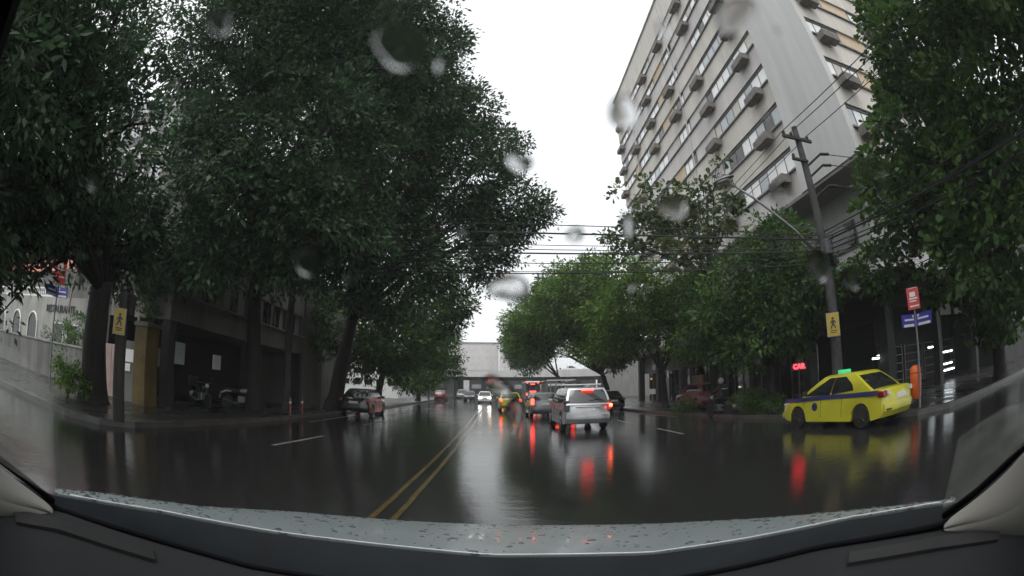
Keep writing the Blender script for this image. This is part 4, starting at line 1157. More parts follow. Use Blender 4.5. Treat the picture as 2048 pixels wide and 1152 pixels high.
    for u in np.linspace(-0.95, 0.95, 13):
        yb = -hl - 0.028 + 0.15 * abs(u) ** 4
        rws_.append([Vector((u * hw * 0.96, yb, bz - 0.09)), Vector((u * hw * 0.96, yb - 0.012, bz)), Vector((u * hw * 0.96, yb, bz + 0.09)), Vector((u * hw * 0.96, yb + 0.1, bz + 0.1)), Vector((u * hw * 0.96, yb + 0.1, bz - 0.1))])
    vs, fs = [p for r_ in rws_ for p in r_], []
    for i in range(12):
        for k in range(5): fs.append((i * 5 + k, i * 5 + (k + 1) % 5, (i + 1) * 5 + (k + 1) % 5, (i + 1) * 5 + k))
    fs += [(4, 3, 2, 1, 0), tuple(60 + k for k in range(5))]
    mb.add(vs, fs).build('rear_bumper', P.get('bumper', paint), t, smooth=True)
    MB().b2((-hw * 0.86, hl - 0.22, gc + 0.08), (hw * 0.86, hl + 0.02, gc + 0.26)).build('front_bumper', P.get('bumper', paint), t, bevel=0.04, seg=3)
    return t, SP, EP, side_x

SEDAN = dict(L=4.35, W=1.72, H=1.47, r=0.30, gc=0.2, yf=1.33, yr=-1.28, belt=0.92,
             top=[(-2.175, 0.62), (-2.16, 0.90), (-2.1, 0.975), (-1.75, 0.99), (-1.35, 0.975), (0.8, 0.915), (1.02, 0.90), (1.6, 0.82), (1.95, 0.73), (2.13, 0.60)],
             cabin=(-1.72, 1.18, -0.92, 0.26), wt=0.74,
             side_windows=[[(0.575, 0.08), (0.965, 0.08), (0.86, 0.62), (0.76, 0.92), (0.575, 0.92)], [(0.24, 0.12), (0.565, 0.08), (0.565, 0.92), (0.27, 0.92), (0.20, 0.55)]],
             seams=[-0.55, 0.30, 1.02], handles=[-0.36, 0.52], tail=(0.725, 0.84, 0.2, 0.17), tail_deep=0.2, plate_z=0.74, head_z=0.66, bumper_z=0.5)
SUV = dict(L=4.6, W=1.85, H=1.70, r=0.36, gc=0.25, yf=1.42, yr=-1.30, belt=1.05,
           top=[(-2.3, 0.7), (-2.28, 1.0), (-2.22, 1.09), (-2.0, 1.09), (0.9, 1.06), (1.2, 1.03), (1.8, 0.97), (2.12, 0.88), (2.28, 0.7)],
           cabin=(-2.24, 1.25, -1.92, 0.45), wt=0.76, rb=0.2, rw=(0.1, 0.9), rwu=0.9,
           side_windows=[[(0.635, 0.08), (0.96, 0.08), (0.81, 0.9), (0.635, 0.9)], [(0.36, 0.08), (0.62, 0.08), (0.62, 0.9), (0.36, 0.9)], [(0.06, 0.10), (0.345, 0.08), (0.345, 0.9), (0.10, 0.9)]],
           seams=[-0.55, 0.35, 1.15], handles=[-0.38, 0.5], tail=(0.80, 0.98, 0.2, 0.42), tail_deep=0.22, plate_z=0.86, head_z=0.82, bumper_z=0.56)
HATCH = dict(L=3.9, W=1.68, H=1.5, r=0.3, gc=0.2, yf=1.22, yr=-1.2, belt=0.98,
             top=[(-1.95, 0.62), (-1.93, 0.92), (-1.88, 1.0), (-1.6, 1.02), (0.8, 0.97), (1.0, 0.93), (1.5, 0.85), (1.8, 0.76), (1.93, 0.62)],
             cabin=(-1.88, 1.05, -1.5, 0.25), wt=0.74, rb=0.3,
             side_windows=[[(0.60, 0.10), (0.94, 0.10), (0.78, 0.88), (0.60, 0.88)], [(0.2, 0.12), (0.585, 0.10), (0.585, 0.88), (0.17, 0.86)]],
             seams=[-0.5, 0.3, 0.98], handles=[-0.32, 0.5], tail=(0.70, 0.92, 0.18, 0.34), plate_z=0.8, head_z=0.68, bumper_z=0.5)
VAN = dict(SUV, H=1.95, belt=1.12, cabin=(-2.26, 1.5, -2.12, 0.8))
PICKUP = dict(SUV, L=5.1, H=1.72, yf=1.6, yr=-1.55, cabin=(-0.7, 1.4, -0.45, 0.6), side_windows=[[(0.5, 0.1), (0.95, 0.1), (0.76, 0.88), (0.5, 0.88)], [(0.06, 0.1), (0.47, 0.1), (0.47, 0.88), (0.1, 0.88)]],
              top=[(-2.55, 0.7), (-2.54, 1.0), (-2.5, 1.06), (-2.0, 1.06), (1.1, 1.06), (1.4, 1.04), (2.1, 0.98), (2.42, 0.88), (2.53, 0.7)], seams=[-0.6, 0.4, 1.3])

# the yellow taxi, right
t, SP, EP, sx = car('taxi', 'yellow taxi saloon with a navy stripe and green roof sign, side-on at the right', 'taxi', (9.75, 9.55, 0), R(4.5), dict(SEDAN, mirror=M['black'], tail_mat=M['tail_off'], rim=M['rim_dark']), M['taxi'])
for side in (-1, 1):
    mb = MB()
    ys = np.linspace(-1.95, 1.98, 24)
    vs = []
    for y in ys:
        f = (y + 1.95) / 3.93
        zc = 0.885 - 0.13 * max(0, f - 0.55) - 0.02 * f
        for z in (zc - 0.062, zc + 0.055):
            e = max(0.0, (abs(y) - 0.55 * 2.175) / (0.45 * 2.175))
            x = sx(z, y) * 1.0 + 0.004
            vs += [(side * x, y - math.copysign(1, y) * e ** 2 * 0.1, z), (side * (x - 0.02), y - math.copysign(1, y) * e ** 2 * 0.1, z)]
    n = 4
    fs = []
    for i in range(len(ys) - 1):
        a = i * n
        for q in ((0, 2), (2, 3), (3, 1), (1, 0)):
            fs.append((a + q[0], a + q[1], a + n + q[1], a + n + q[0]))
    mb.add(vs, fs).build('stripe', M['stripe'], t)
MB().b2((-0.2, -0.12, 1.455), (0.2, 0.12, 1.57)).build('roof_sign', M['taxi_sign'], t, bevel=0.03, seg=3)
for side in (-1, 1):
    MB().lathe([(0.12, 0.0), (0.12, 0.006), (0.01, 0.007)], (side * (sx(0.6, 0.55) - 0.001) if side > 0 else -sx(0.6, 0.55) - 0.005, 0.55, 0.62), 'X', 16).build('door_emblem', M['stripe'], t)
MB().tube([(0, -0.7, 1.44), (0, -0.95, 1.62)], 0.006, 5).build('antenna', M['black'], t)
for side in (-1, 1):
    MB().b2((side * 0.83 - 0.012, -0.95, 0.30), (side * 0.83 + 0.03 * side + 0.012, 0.93, 0.37)).build('sill_moulding', M['taxi'], t, bevel=0.01)
    MB().b2((side * 0.66 - 0.1, -2.19, 0.44), (side * 0.66 + 0.1, -2.15, 0.475)).build('bumper_vent', M['black'], t)
    MB().b2((side * 0.62 - 0.055, -2.155, 0.80), (side * 0.62 + 0.055, -2.08, 0.93)).build('reversing_light', M['lens_clear'], t, bevel=0.02)
# silver estate with roof bars, brake lights on
SVP = dict(SUV, tail_mat=(M['glass_dark'], M['tail_off']), bumper=M['silver'])
t, SP, EP, sx = car('estate_car', 'silver tall estate car with roof bars and lit brake lights, ahead', 'car', (3.55, 18.9, 0), R(1.0), SVP, M['silver'])
MB().b2((-0.22, -2.16, 1.55), (0.22, -2.02, 1.60)).build('high_brake_light', M['tail_on'], t)
MB().b2((0.80, -2.315, 0.90), (0.93, -2.22, 1.04)).build('brake_lamp', M['tail_on'], t, bevel=0.03)
MB().b2((0.815, -2.322, 0.955), (0.90, -2.30, 1.02)).build('brake_lamp', M['amber_on'], t, bevel=0.01)
for side in (-1, 1):
    MB().tube([(side * 0.62, -1.75, 1.68), (side * 0.64, -1.6, 1.75), (side * 0.66, 0.0, 1.77), (side * 0.66, 0.3, 1.71)], 0.022, 8).build('roof_rail', M['galv'], t, smooth='all')
for y in (-1.2, -0.2):
    MB().b2((-0.78, y - 0.03, 1.785), (0.78, y + 0.03, 1.825)).build('roof_bar', M['white_car'], t, bevel=0.012)
MB().b2((-0.80, -2.335, 0.655), (0.80, -2.30, 0.69)).build('bumper_strip', M['lens_clear'], t)
MB().b2((-0.5, -2.335, 0.93), (0.5, -2.29, 0.965)).build('tailgate_trim', M['lens_clear'], t, bevel=0.01)
MB().tube([(0.0, -2.26, 1.16), (0.3, -2.24, 1.22), (0.55, -2.23, 1.19)], 0.012, 5).build('wiper', M['black'], t)
# queue ahead
TL = M['tail_on']
car('hatchback', 'dark grey hatchback in the queue just left of the silver estate car', 'car', (3.0, 28.0, 0), R(1.5), dict(HATCH, tail_mat=TL), M['grey_car'])
tx = car('taxi', 'small far yellow taxi with lit tail lights in the lane nearest the centre line', 'taxi', (1.35, 36.5, 0), R(1.5), dict(SEDAN, tail_mat=TL), M['taxi'])[0]
MB().b2((-0.2, -0.12, 1.455), (0.2, 0.12, 1.57)).build('roof_sign', M['sign_white'], tx, bevel=0.03)
def bus(label, loc, rz, L, Wd, Hh, body, roofm, lit):
    t = thing('bus', label, 'bus', loc, rz)
    hw, hl = Wd / 2, L / 2
    MB().b2((-hw, -hl, 0.35), (hw, hl, 1.35)).build('body', body, t, bevel=0.06)
    MB().b2((-hw + 0.03, -hl + 0.04, 1.35), (hw - 0.03, hl - 0.04, Hh - 0.28)).build('window_band', M['glass_dark'], t)
    MB().b2((-hw, -hl, Hh - 0.3), (hw, hl, Hh)).build('roof', roofm, t, bevel=0.1, seg=3)
    n = int(L / 1.25)
    pil = MB().b2((-0.03, -0.05, 1.33), (0.03, 0.05, Hh - 0.28)).mesh('window_pillar', body)
    for k in range(n + 1):
        for sx_ in (-1, 1): put('window_pillar', pil, t, loc=(sx_ * (hw - 0.022), -hl + 0.06 + (L - 0.12) * k / n, 0))
    MB().b2((-hw * 0.8, -hl - 0.012, 1.5), (hw * 0.8, -hl + 0.03, Hh - 0.6)).build('rear_window', M['glass_dark'], t)
    for s in (-1, 1):
        MB().b2((s * hw * 0.82 - 0.1, -hl - 0.02, 0.75), (s * hw * 0.82 + 0.1, -hl + 0.04, 1.1)).build('tail_light', TL if lit else M['tail_off'], t, bevel=0.02)
        MB().b2((s * hw * 0.75 - 0.08, -hl - 0.02, Hh - 0.4), (s * hw * 0.75 + 0.08, -hl + 0.04, Hh - 0.32)).build('marker_light', TL if lit else M['tail_off'], t)
        for y in (-hl * 0.55, hl * 0.6): wheel(t, s * (hw - 0.16), y, 0.5, 0.3, s, M['rim'])
    MB().b2((-0.3, -hl - 0.02, 0.5), (0.3, -hl + 0.03, 0.65)).build('number_plate', M['sign_white'], t)
    MB().b2((-hw * 0.95, -hl - 0.05, 0.35), (hw * 0.95, -hl + 0.1, 0.6)).build('bumper', M['black'], t, bevel=0.03)
    return t
t = thing('truck', 'small truck with an upright-slatted cargo bed partly behind the silver estate car', 'truck', (5.1, 36.0, 0), R(-1.0))
MB().b2((-1.0, 1.5, 0.55), (1.0, 3.3, 2.15)).build('cab', M['white_car'], t, bevel=0.12, seg=3)
MB().b2((-0.9, 1.44, 1.35), (0.9, 1.5, 1.95)).build('rear_window', M['glass_dark'], t)
MB().b2((-1.05, -3.2, 0.75), (1.05, 1.4, 0.95)).build('cargo_bed', M['concrete_dark'], t)
MB().b2((-0.5, -3.1, 0.45), (0.5, 3.0, 0.75)).build('chassis', M['black'], t)
slat = MB().b2((-0.035, -0.035, 0), (0.035, 0.035, 1.35)).mesh('slat', M['galv'])
for x in (-1.02, 1.02):
    for y in np.linspace(-3.15, 1.35, 13): put('slat', slat, t, loc=(x, y, 0.95))
for x in np.linspace(-0.8, 0.8, 5): put('slat', slat, t, loc=(x, -3.15, 0.95))
for x in (-1.02, 1.02): MB().b2((x - 0.05, -3.2, 2.3), (x + 0.05, 1.4, 2.38)).build('top_rail', M['lens_clear'], t)
MB().b2((-0.97, -3.2, 2.3), (0.97, -3.1, 2.38)).build('top_rail', M['lens_clear'], t)
for s_ in (-1, 1):
    MB().b2((s_ * 0.85 - 0.12, -3.26, 0.62), (s_ * 0.85 + 0.12, -3.19, 0.8)).build('tail_light', M['tail_on'], t)
    for y in (-2.0, 2.4): wheel(t, s_ * 0.88, y, 0.4, 0.22, s_, M['rim'])
MB().b2((-0.25, -3.24, 0.5), (0.25, -3.2, 0.63)).build('number_plate', M['sign_white'], t)
b2_ = bus('far white-roofed bus with two red lights one above the other, seen from behind', (6.9, 82, 0), R(0), 10, 2.5, 3.2, M['grey_car'], M['white_car'], True)
MB().b2((-0.35, -5.04, 2.62), (0.35, -5.0, 2.76)).build('rear_lamp', TL, b2_)
MB().b2((-0.5, -5.04, 1.35), (0.5, -5.0, 1.5)).build('rear_lamp', TL, b2_)
car('car', 'white oncoming car with both headlights lit near the centre line', 'car', (-0.15 - 0.8, 57.5, 0), R(180), dict(SEDAN, head_mat=M['head_on']), M['white_car'])
car('car', 'dark oncoming car left of the white one with lit headlights', 'car', (-3.4, 68, 0), R(180), dict(HATCH), M['black_car'])
car('car', 'grey car far along the left lanes behind the dark oncoming car', 'car', (-5.6, 84, 0), R(180), dict(SUV), M['grey_car'])
car('car', 'small red car parked at the left kerb far ahead by the lamp post', 'car', (-7.5, 66, 0), R(0), dict(HATCH), M['red_car'])
car('car', 'dark saloon car parked at the left kerb beneath the street trees', 'car', (-7.25, 24.8, 0), R(1), dict(SEDAN), M['black_car'])
car('car', 'dull red car parked on the right pavement behind the motorcyclist', 'car', (12.7, 25.8, 0.135), R(2), dict(HATCH), M['red_car'])
car('car', 'black car parked at the right kerb under the bright green tree', 'car', (8.5, 33.0, 0), R(1), dict(SEDAN), M['black_car'])
car('pickup', 'white pickup truck driving along the overpass', 'pickup', (17.6, 101.6, 5.5), R(-90), dict(PICKUP), M['white_car'])
car('car', 'low white car at the right of the pickup on the overpass', 'car', (22.4, 101.6, 5.5), R(-90), dict(SEDAN), M['white_car'])

# ------------------------------------------------------------------ motorcycles and people
def motorcycle(label, loc, rz, tank, box=False):
    t = thing('motorcycle', label, 'motorcycle', loc, rz)
    for y in (-0.64, 0.66):
        w = MB().lathe([(0.20, -0.05), (0.27, -0.055), (0.295, -0.03), (0.295, 0.03), (0.27, 0.055), (0.20, 0.05)], (0, y, 0.295), 'X', 24).build('wheel', M['tyre'], t, smooth=True)
        mb = MB().lathe([(0.21, -0.02), (0.19, -0.02), (0.19, 0.02), (0.21, 0.02)], (0, y, 0.295), 'X', 20)
        for k in range(6):
            a = k * math.pi / 3
            mb.tube([(0, y, 0.295), (0, y + 0.2 * math.cos(a), 0.295 + 0.2 * math.sin(a))], 0.012, 5)
        mb.build('rim', M['rim'], w)
    MB().tube([(0, 0.66, 0.295), (0.0, 0.52, 0.72), (0, 0.44, 0.98)], [0.035, 0.04, 0.03], 8).tube([(0, 0.44, 0.86), (0, 0.1, 0.55), (0, -0.25, 0.42), (0, -0.64, 0.295)], 0.035, 8).tube([(0, 0.42, 0.84), (0, -0.2, 0.72), (0, -0.75, 0.78)], 0.03, 8).build('frame', M['black'], t, smooth='all')
    MB().box((0, 0.05, 0.45), (0.28, 0.38, 0.32)).build('engine', M['galv'], t, bevel=0.05)
    MB().ball((0, 0.2, 0.82), 0.2, 14, 8, (0.75, 1.35, 0.62)).build('tank', tank, t, smooth='all')
    MB().prism([(-0.72, 0.80), (-0.1, 0.76), (0.02, 0.82), (-0.1, 0.85), (-0.7, 0.92)], -0.13, 0.13, 'X').build('seat', M['black'], t, bevel=0.03)
    MB().prism([(-0.98, 0.62), (-0.7, 0.74), (-0.45, 0.74), (-0.45, 0.80), (-0.72, 0.82), (-1.0, 0.68)], -0.09, 0.09, 'X').build('mudguard', tank, t, bevel=0.015)
    MB().tube([(-0.36, 0.3, 1.02), (-0.18, 0.42, 1.04), (0, 0.44, 0.99), (0.18, 0.42, 1.04), (0.36, 0.3, 1.02)], 0.014, 7).build('handlebar', M['galv'], t, smooth='all')
    MB().ball((0, 0.55, 0.9), 0.1, 12, 8).build('headlight', M['lens_clear'], t, smooth='all')
    for s in (-1, 1):
        MB().tube([(s * 0.3, 0.33, 1.03), (s * 0.36, 0.36, 1.2)], 0.007, 5).ball((s * 0.37, 0.36, 1.22), 0.06, 8, 6, (1, 0.3, 0.7)).build('mirror', M['black'], t)
    MB().tube([(0.13, 0.2, 0.3), (0.15, -0.3, 0.28), (0.17, -0.85, 0.42)], [0.025, 0.035, 0.045], 8).build('exhaust', M['galv'], t, smooth='all')
    MB().box((0, -1.0, 0.7), (0.1, 0.05, 0.07)).build('tail_light', M['tail_off'], t, bevel=0.01)
    MB().box((0, -1.03, 0.5), (0.2, 0.012, 0.17), 0, R(-12)).build('number_plate', M['sign_white'], t)
    if box: MB().box((0, -0.85, 1.08), (0.42, 0.4, 0.34)).build('top_box', M['black'], t, bevel=0.04)
    return t
motorcycle('dark motorcycle ridden at the right kerb, its white number plate showing', (10.12, 18.3, 0), R(12), M['black_car'])
motorcycle('dark motorcycle parked in the garage mouth, nearer of two on the left', (-12.0, 15.6, 0.13), R(-115), M['black_car'], True)
motorcycle('dark motorcycle with silver tank parked against the forked trunk, left', (-11.0, 17.4, 0.13), R(-70), M['silver'])

def person(label, loc, rz, joints, edges, cloth, head, helmet=None, hands=(), shoes=()):
    """joints: name -> (x, y, z, radius); one continuous skinned body"""
    t = thing('person', label, 'person', loc, rz)
    names = list(joints)
    me = bpy.data.meshes.new('body')
    me.from_pydata([joints[k][:3] for k in names], [(names.index(a), names.index(b)) for a, b in edges], [])
    o = put('body', me, t)
    sk = o.modifiers.new('skin', 'SKIN')
    sk.use_smooth_shade = True
    for i, k in enumerate(names):
        v = me.skin_vertices[0].data[i]
        rr = joints[k][3]
        v.radius = (rr, rr) if not isinstance(rr, tuple) else rr
        v.use_root = (k == 'pelvis')
    sb = o.modifiers.new('sub', 'SUBSURF'); sb.levels = 2; sb.render_levels = 2
    me.materials.append(cloth)
    hx, hy, hz = head
    mb = MB().ball((hx, hy, hz), 0.105, 16, 12, (0.78, 0.95, 1.15))
    mb.ball((hx, hy + 0.105, hz - 0.015), 0.02, 8, 6, (0.8, 1, 1.3))
    for s in (-1, 1): mb.ball((hx + s * 0.083, hy, hz - 0.01), 0.028, 8, 6, (0.35, 0.7, 1.1))
    mb.build('head', M['skin'], o, smooth='all')
    if helmet:
        hm = MB().ball((hx, hy - 0.01, hz + 0.03), 0.15, 20, 14, (0.86, 1.0, 0.98))
        hm.build('helmet', helmet, t, smooth='all')
        MB().ball((hx, hy + 0.035, hz - 0.0), 0.135, 16, 10, (0.84, 0.95, 0.5)).build('visor', M['glass_dark'], t, smooth='all')
    for (hp, fd) in hands:
        hp, fd = Vector(hp), Vector(fd).normalized()
        sx_ = fd.cross(Vector((0, 0, 1))).normalized()
        mb = MB().ball(hp, 0.042, 10, 8, (0.9, 1.0, 0.6))
        for k, ln in enumerate((0.07, 0.082, 0.077, 0.06)):
            b = hp + sx_ * (k - 1.5) * 0.018 + fd * 0.03
            mb.tube([b, b + fd * ln * 0.6 + Vector((0, 0, -0.005)), b + fd * ln * 0.8 + Vector((0, 0, -0.04)), b + fd * ln * 0.45 + Vector((0, 0, -0.06))], [0.0095, 0.009, 0.0085, 0.007], 6)
        b = hp - sx_ * 0.035
        mb.tube([b, b + fd * 0.03 - sx_ * 0.02, b + fd * 0.055 - sx_ * 0.008 + Vector((0, 0, -0.03))], [0.012, 0.0105, 0.008], 6)
        mb.build('hand', M['black'] if helmet else M['skin'], o, smooth='all')
    for p, fd in shoes:
        p, fd = Vector(p), Vector(fd).normalized()
        MB().ball(p + fd * 0.06, 0.055, 10, 8, (0.85 + 1.2 * abs(fd.x), 0.85 + 1.2 * abs(fd.y), 0.9)).build('shoe', M['black'], t, smooth='all')
    return t
rider = {'pelvis': (0, -0.32, 0.98, (0.15, 0.13)), 'waist': (0, -0.29, 1.12, (0.19, 0.15)), 'chest': (0, -0.22, 1.32, (0.235, 0.165)), 'neck': (0, -0.17, 1.48, 0.065), 'skull': (0, -0.15, 1.56, 0.06),
         'sl': (-0.21, -0.2, 1.40, 0.095), 'el': (-0.36, -0.02, 1.18, 0.075), 'wl': (-0.33, 0.24, 1.06, 0.042), 'sr': (0.21, -0.2, 1.40, 0.095), 'er': (0.36, -0.02, 1.18, 0.075), 'wr': (0.33, 0.24, 1.06, 0.042),
         'hl': (-0.12, -0.28, 0.93, 0.11), 'kl': (-0.25, 0.14, 0.78, 0.075), 'al': (-0.27, -0.06, 0.38, 0.05), 'hr': (0.12, -0.28, 0.93, 0.11), 'kr': (0.25, 0.14, 0.78, 0.075), 'ar': (0.27, -0.06, 0.38, 0.05)}
ed = [('pelvis', 'waist'), ('waist', 'chest'), ('chest', 'neck'), ('neck', 'skull'), ('chest', 'sl'), ('sl', 'el'), ('el', 'wl'), ('chest', 'sr'), ('sr', 'er'), ('er', 'wr'), ('pelvis', 'hl'), ('hl', 'kl'), ('kl', 'al'), ('pelvis', 'hr'), ('hr', 'kr'), ('kr', 'ar')]
person('motorcyclist in black with a white helmet riding at the right kerb', (10.12, 18.3, 0), R(12), rider, ed, M['cloth_black'], (0, -0.12, 1.63), M['helmet'],
       hands=[((-0.33, 0.28, 1.05), (0, 1, -0.1)), ((0.33, 0.28, 1.05), (0, 1, -0.1))], shoes=[((-0.27, -0.06, 0.33), (0, 1, 0)), ((0.27, -0.06, 0.33), (0, 1, 0))])

rp = [o for o in COL.objects if o.get('category') == 'person'][0]
MB().tube([(-0.17, -0.36, 1.30), (-0.09, -0.405, 1.295), (0, -0.415, 1.29), (0.09, -0.405, 1.295), (0.17, -0.36, 1.30)], 0.02, 6).build('reflective_band', M['sign_white'], rp, smooth='all')
# ------------------------------------------------------------------ the car the picture is taken from
OWN = thing('car', 'silver-blue car the picture is taken from, its wet bonnet and beige pillars framing the view', 'car', (0, 0, 0))
def on_ray(az, el, d):
    a, e = R(az), R(el)
    return Vector((d * math.sin(a), d * math.cos(a), 1.6 + d * math.tan(e)))
def loft(rows, thick, mb=None):
    """sheet through rows of points, given thickness downwards"""
    mb = mb or MB()
    n = len(rows[0])
    vs = [p for r_ in rows for p in r_] + [Vector(p) - Vector((0, 0, thick)) for r_ in rows for p in r_]
    o = len(rows) * n
    fs = []
    for i in range(len(rows) - 1):
        for k in range(n - 1):
            a = i * n + k
            fs.append((a, a + 1, a + n + 1, a + n))
            fs.append((o + a, o + a + n, o + a + n + 1, o + a + 1))
    for k in range(n - 1):
        fs.append((k, o + k, o + k + 1, k + 1))
        a = (len(rows) - 1) * n + k
        fs.append((a, a + 1, o + a + 1, o + a))
    for i in range(len(rows) - 1):
        a = i * n
        fs.append((a, a + n, o + a + n, o + a))
        a = i * n + n - 1
        fs.append((a, o + a, o + a + n, a + n))
    return mb.add(vs, fs)
def curve(tab, azs):
    """interpolate (az, el, d) control rows at the given azimuths"""
    T = np.array(tab, float)
    return [on_ray(a, np.interp(a, T[:, 0], T[:, 1]), np.interp(a, T[:, 0], T[:, 2])) for a in azs]
AZ = np.linspace(-59, 62, 60)
far = [(-59, -15.9, 1.04), (-52, -15.8, 1.12), (-38.5, -16.6, 1.42), (-25, -16.6, 1.85), (-12, -17.1, 2.0), (2.5, -17.5, 2.05), (20.3, -17.6, 1.95), (33.5, -17.6, 1.62), (47, -17.4, 1.25), (58, -17.1, 1.08), (62, -17.0, 1.03)]
near = [(-60, -16.4, 0.95), (-44, -17.4, 0.98), (-28, -19.2, 1.0), (-0.4, -21.5, 1.02), (20.6, -21.4, 1.02), (32.4, -20.1, 1.0), (47, -18.1, 0.97), (58, -17.35, 0.95), (62, -17.2, 0.94)]
A, Bn = curve(far, AZ), curve(near, AZ)
rows = []
for f in np.linspace(0, 1, 14):
    row = []
    for p, q in zip(A, Bn):
        v = q.lerp(p, f)
        v.z += 0.028 * math.sin(math.pi * f) * min(1.0, (p - q).length / 0.8) - (0.02 * max(0, f - 0.85) / 0.15 if (p - q).length > 0.5 else 0)
        row.append(v)
    rows.append(row)
bon = loft(rows, 0.03).build('bonnet', M['bonnet'], OWN, smooth=True)
# rain beads on the bonnet
rg = random.Random(5)
mb = MB()
for _ in range(900):
    i = rg.uniform(0, len(rows) - 1.01); k = rg.uniform(0, len(AZ) - 1.01)
    i0, k0 = int(i), int(k)
    p = rows[i0][k0].lerp(rows[i0 + 1][k0], i - i0).lerp(rows[i0][k0 + 1].lerp(rows[i0 + 1][k0 + 1], i - i0), k - k0)
    r = rg.uniform(0.0015, 0.005) if rg.random() < 0.85 else rg.uniform(0.005, 0.010)
    mb.ball((p.x, p.y, p.z + 0.0005), r, 7, 4, (rg.uniform(0.8, 1.9), rg.uniform(0.7, 1.2), 0.28))
M['bead'] = mat('rain_bead', (0.05, 0.058, 0.06), 0.05, var=0.0, spec=0.4)
tag(mb.build('rain_beads', M['bead'], bon, smooth='all'), kind='stuff')
# highlight along the bonnet's rear edge drawn as a white tube, then the dark cowl
MB().tube([p + Vector((0, 0, 0.004)) for p in curve([(a, e - 0.05, d - 0.004) for a, e, d in near], AZ[1:-1])], 0.0010, 6).build('bonnet_edge_highlight', M['white_car'], OWN, smooth='all')
blk = [(-68, -14.5, 0.80), (-59.4, -17.9, 0.83), (-49.5, -19.8, 0.84), (-39.3, -21.9, 0.86), (-32.6, -23.4, 0.87), (-15, -25.6, 0.88), (0, -26.4, 0.88), (18, -25.6, 0.88), (32.9, -23.3, 0.87), (43.6, -21.2, 0.85), (60.5, -19.6, 0.82), (72, -13.6, 0.80)]
AZ2 = np.linspace(-66, 70, 60)
near2 = [(a, e - 0.25, d - 0.012) for a, e, d in near]
near2 = [(-70, -14.0, 0.93)] + near2 + [(72, -13.0, 0.92)]
loft([curve(near2, AZ2), [q.lerp(p, 0.5) - Vector((0, 0, 0.012)) for p, q in zip(curve(near2, AZ2), curve(blk, AZ2))], curve(blk, AZ2)], 0.02).build('cowl', M['cowl'], OWN, smooth=True)
MB().tube(curve([(a, e - 0.25, d - 0.004) for a, e, d in blk], AZ2), 0.006, 8).build('windscreen_seal', M['seal'], OWN, smooth='all')
# dashboard top
AZ3 = np.linspace(-80, 84, 60)
d0 = [(-80, -17.0, 0.80), (-59.4, -18.3, 0.82)] + [(a, e - 0.55, d - 0.006) for a, e, d in blk[2:10]] + [(60.5, -20.2, 0.82), (84, -19.0, 0.80)]
d1 = [(a, e - 2.6 - 0.6 * math.cos(R(a)), d - 0.10) for a, e, d in d0]
d2 = [(a, e - 10, d - 0.22) for a, e, d in d0]
d3 = [(a, e - 24, d - 0.30) for a, e, d in d0]
loft([curve(d0, AZ3), [p + Vector((0, 0, 0.004)) for p in curve(d1, AZ3)], curve(d2, AZ3), curve(d3, AZ3)], 0.03).build('dashboard', M['dash'], OWN, smooth=True)
for s in (-1, 1):
    a0, a1 = (-66, -46) if s < 0 else (48, 70)
    az = np.linspace(a0, a1, 20)
    loft([curve([(a, e - 1.6, d - 0.05) for a, e, d in d0], az), curve([(a, e - 3.0, d - 0.10) for a, e, d in d0], az)], -0.012).build('demister_vent', M['black'], OWN, smooth=True)
# pillar trims: beige, curving up and back from the ends of the dashboard
def pillar(s):
    if s < 0:
        inner = [(-59.6, -17.9, 0.82), (-63, -16.0, 0.79), (-67.0, -14.0, 0.76), (-74, -9.5, 0.70), (-86, 4, 0.56), (-98, 26, 0.42)]
        outer = [(-60.2, -18.4, 0.825), (-64.6, -19.2, 0.78), (-70.5, -20.3, 0.74), (-80, -20.0, 0.68), (-97, -8, 0.56), (-112, 20, 0.42)]
    else:
        inner = [(60.8, -19.3, 0.82), (65, -17.0, 0.79), (71.8, -12.6, 0.75), (80, -5, 0.66), (92, 10, 0.52), (102, 30, 0.42)]
        outer = [(61.3, -19.8, 0.825), (67, -21.2, 0.78), (75.5, -23.2, 0.73), (86, -21.0, 0.66), (102, -4, 0.54), (116, 22, 0.42)]
    rws = []
    for f in np.linspace(0, 1, 7):
        row = []
        for a, b in zip(inner, outer):
            p, q = on_ray(*a), on_ray(*b)
            v = p.lerp(q, f)
            out_ = Vector((v.x, v.y, 0)).normalized()
            v -= out_ * 0.02 * math.sin(math.pi * f)
            row.append(v)
        rws.append(row)
    o = loft(rws, 0.012).build('pillar_trim', M['trim'], OWN, smooth=True)
    sb = o.modifiers.new('sub', 'SUBSURF'); sb.levels = 2; sb.render_levels = 2
    e = [on_ray(a, el + 0.55, d + 0.006) for a, el, d in inner]
    o = MB().tube(e, 0.0065, 8).build('pillar_seal', M['seal'], OWN, smooth='all')
    if s > 0:
        MB().lathe([(0.05, 0.0), (0.052, 0.012), (0.03, 0.02), (0.005, 0.02)], tuple(on_ray(78.5, -17.5, 0.70)), 'X', 20).build('pillar_speaker', M['dash'], OWN, smooth=True)
pillar(-1); pillar(1)
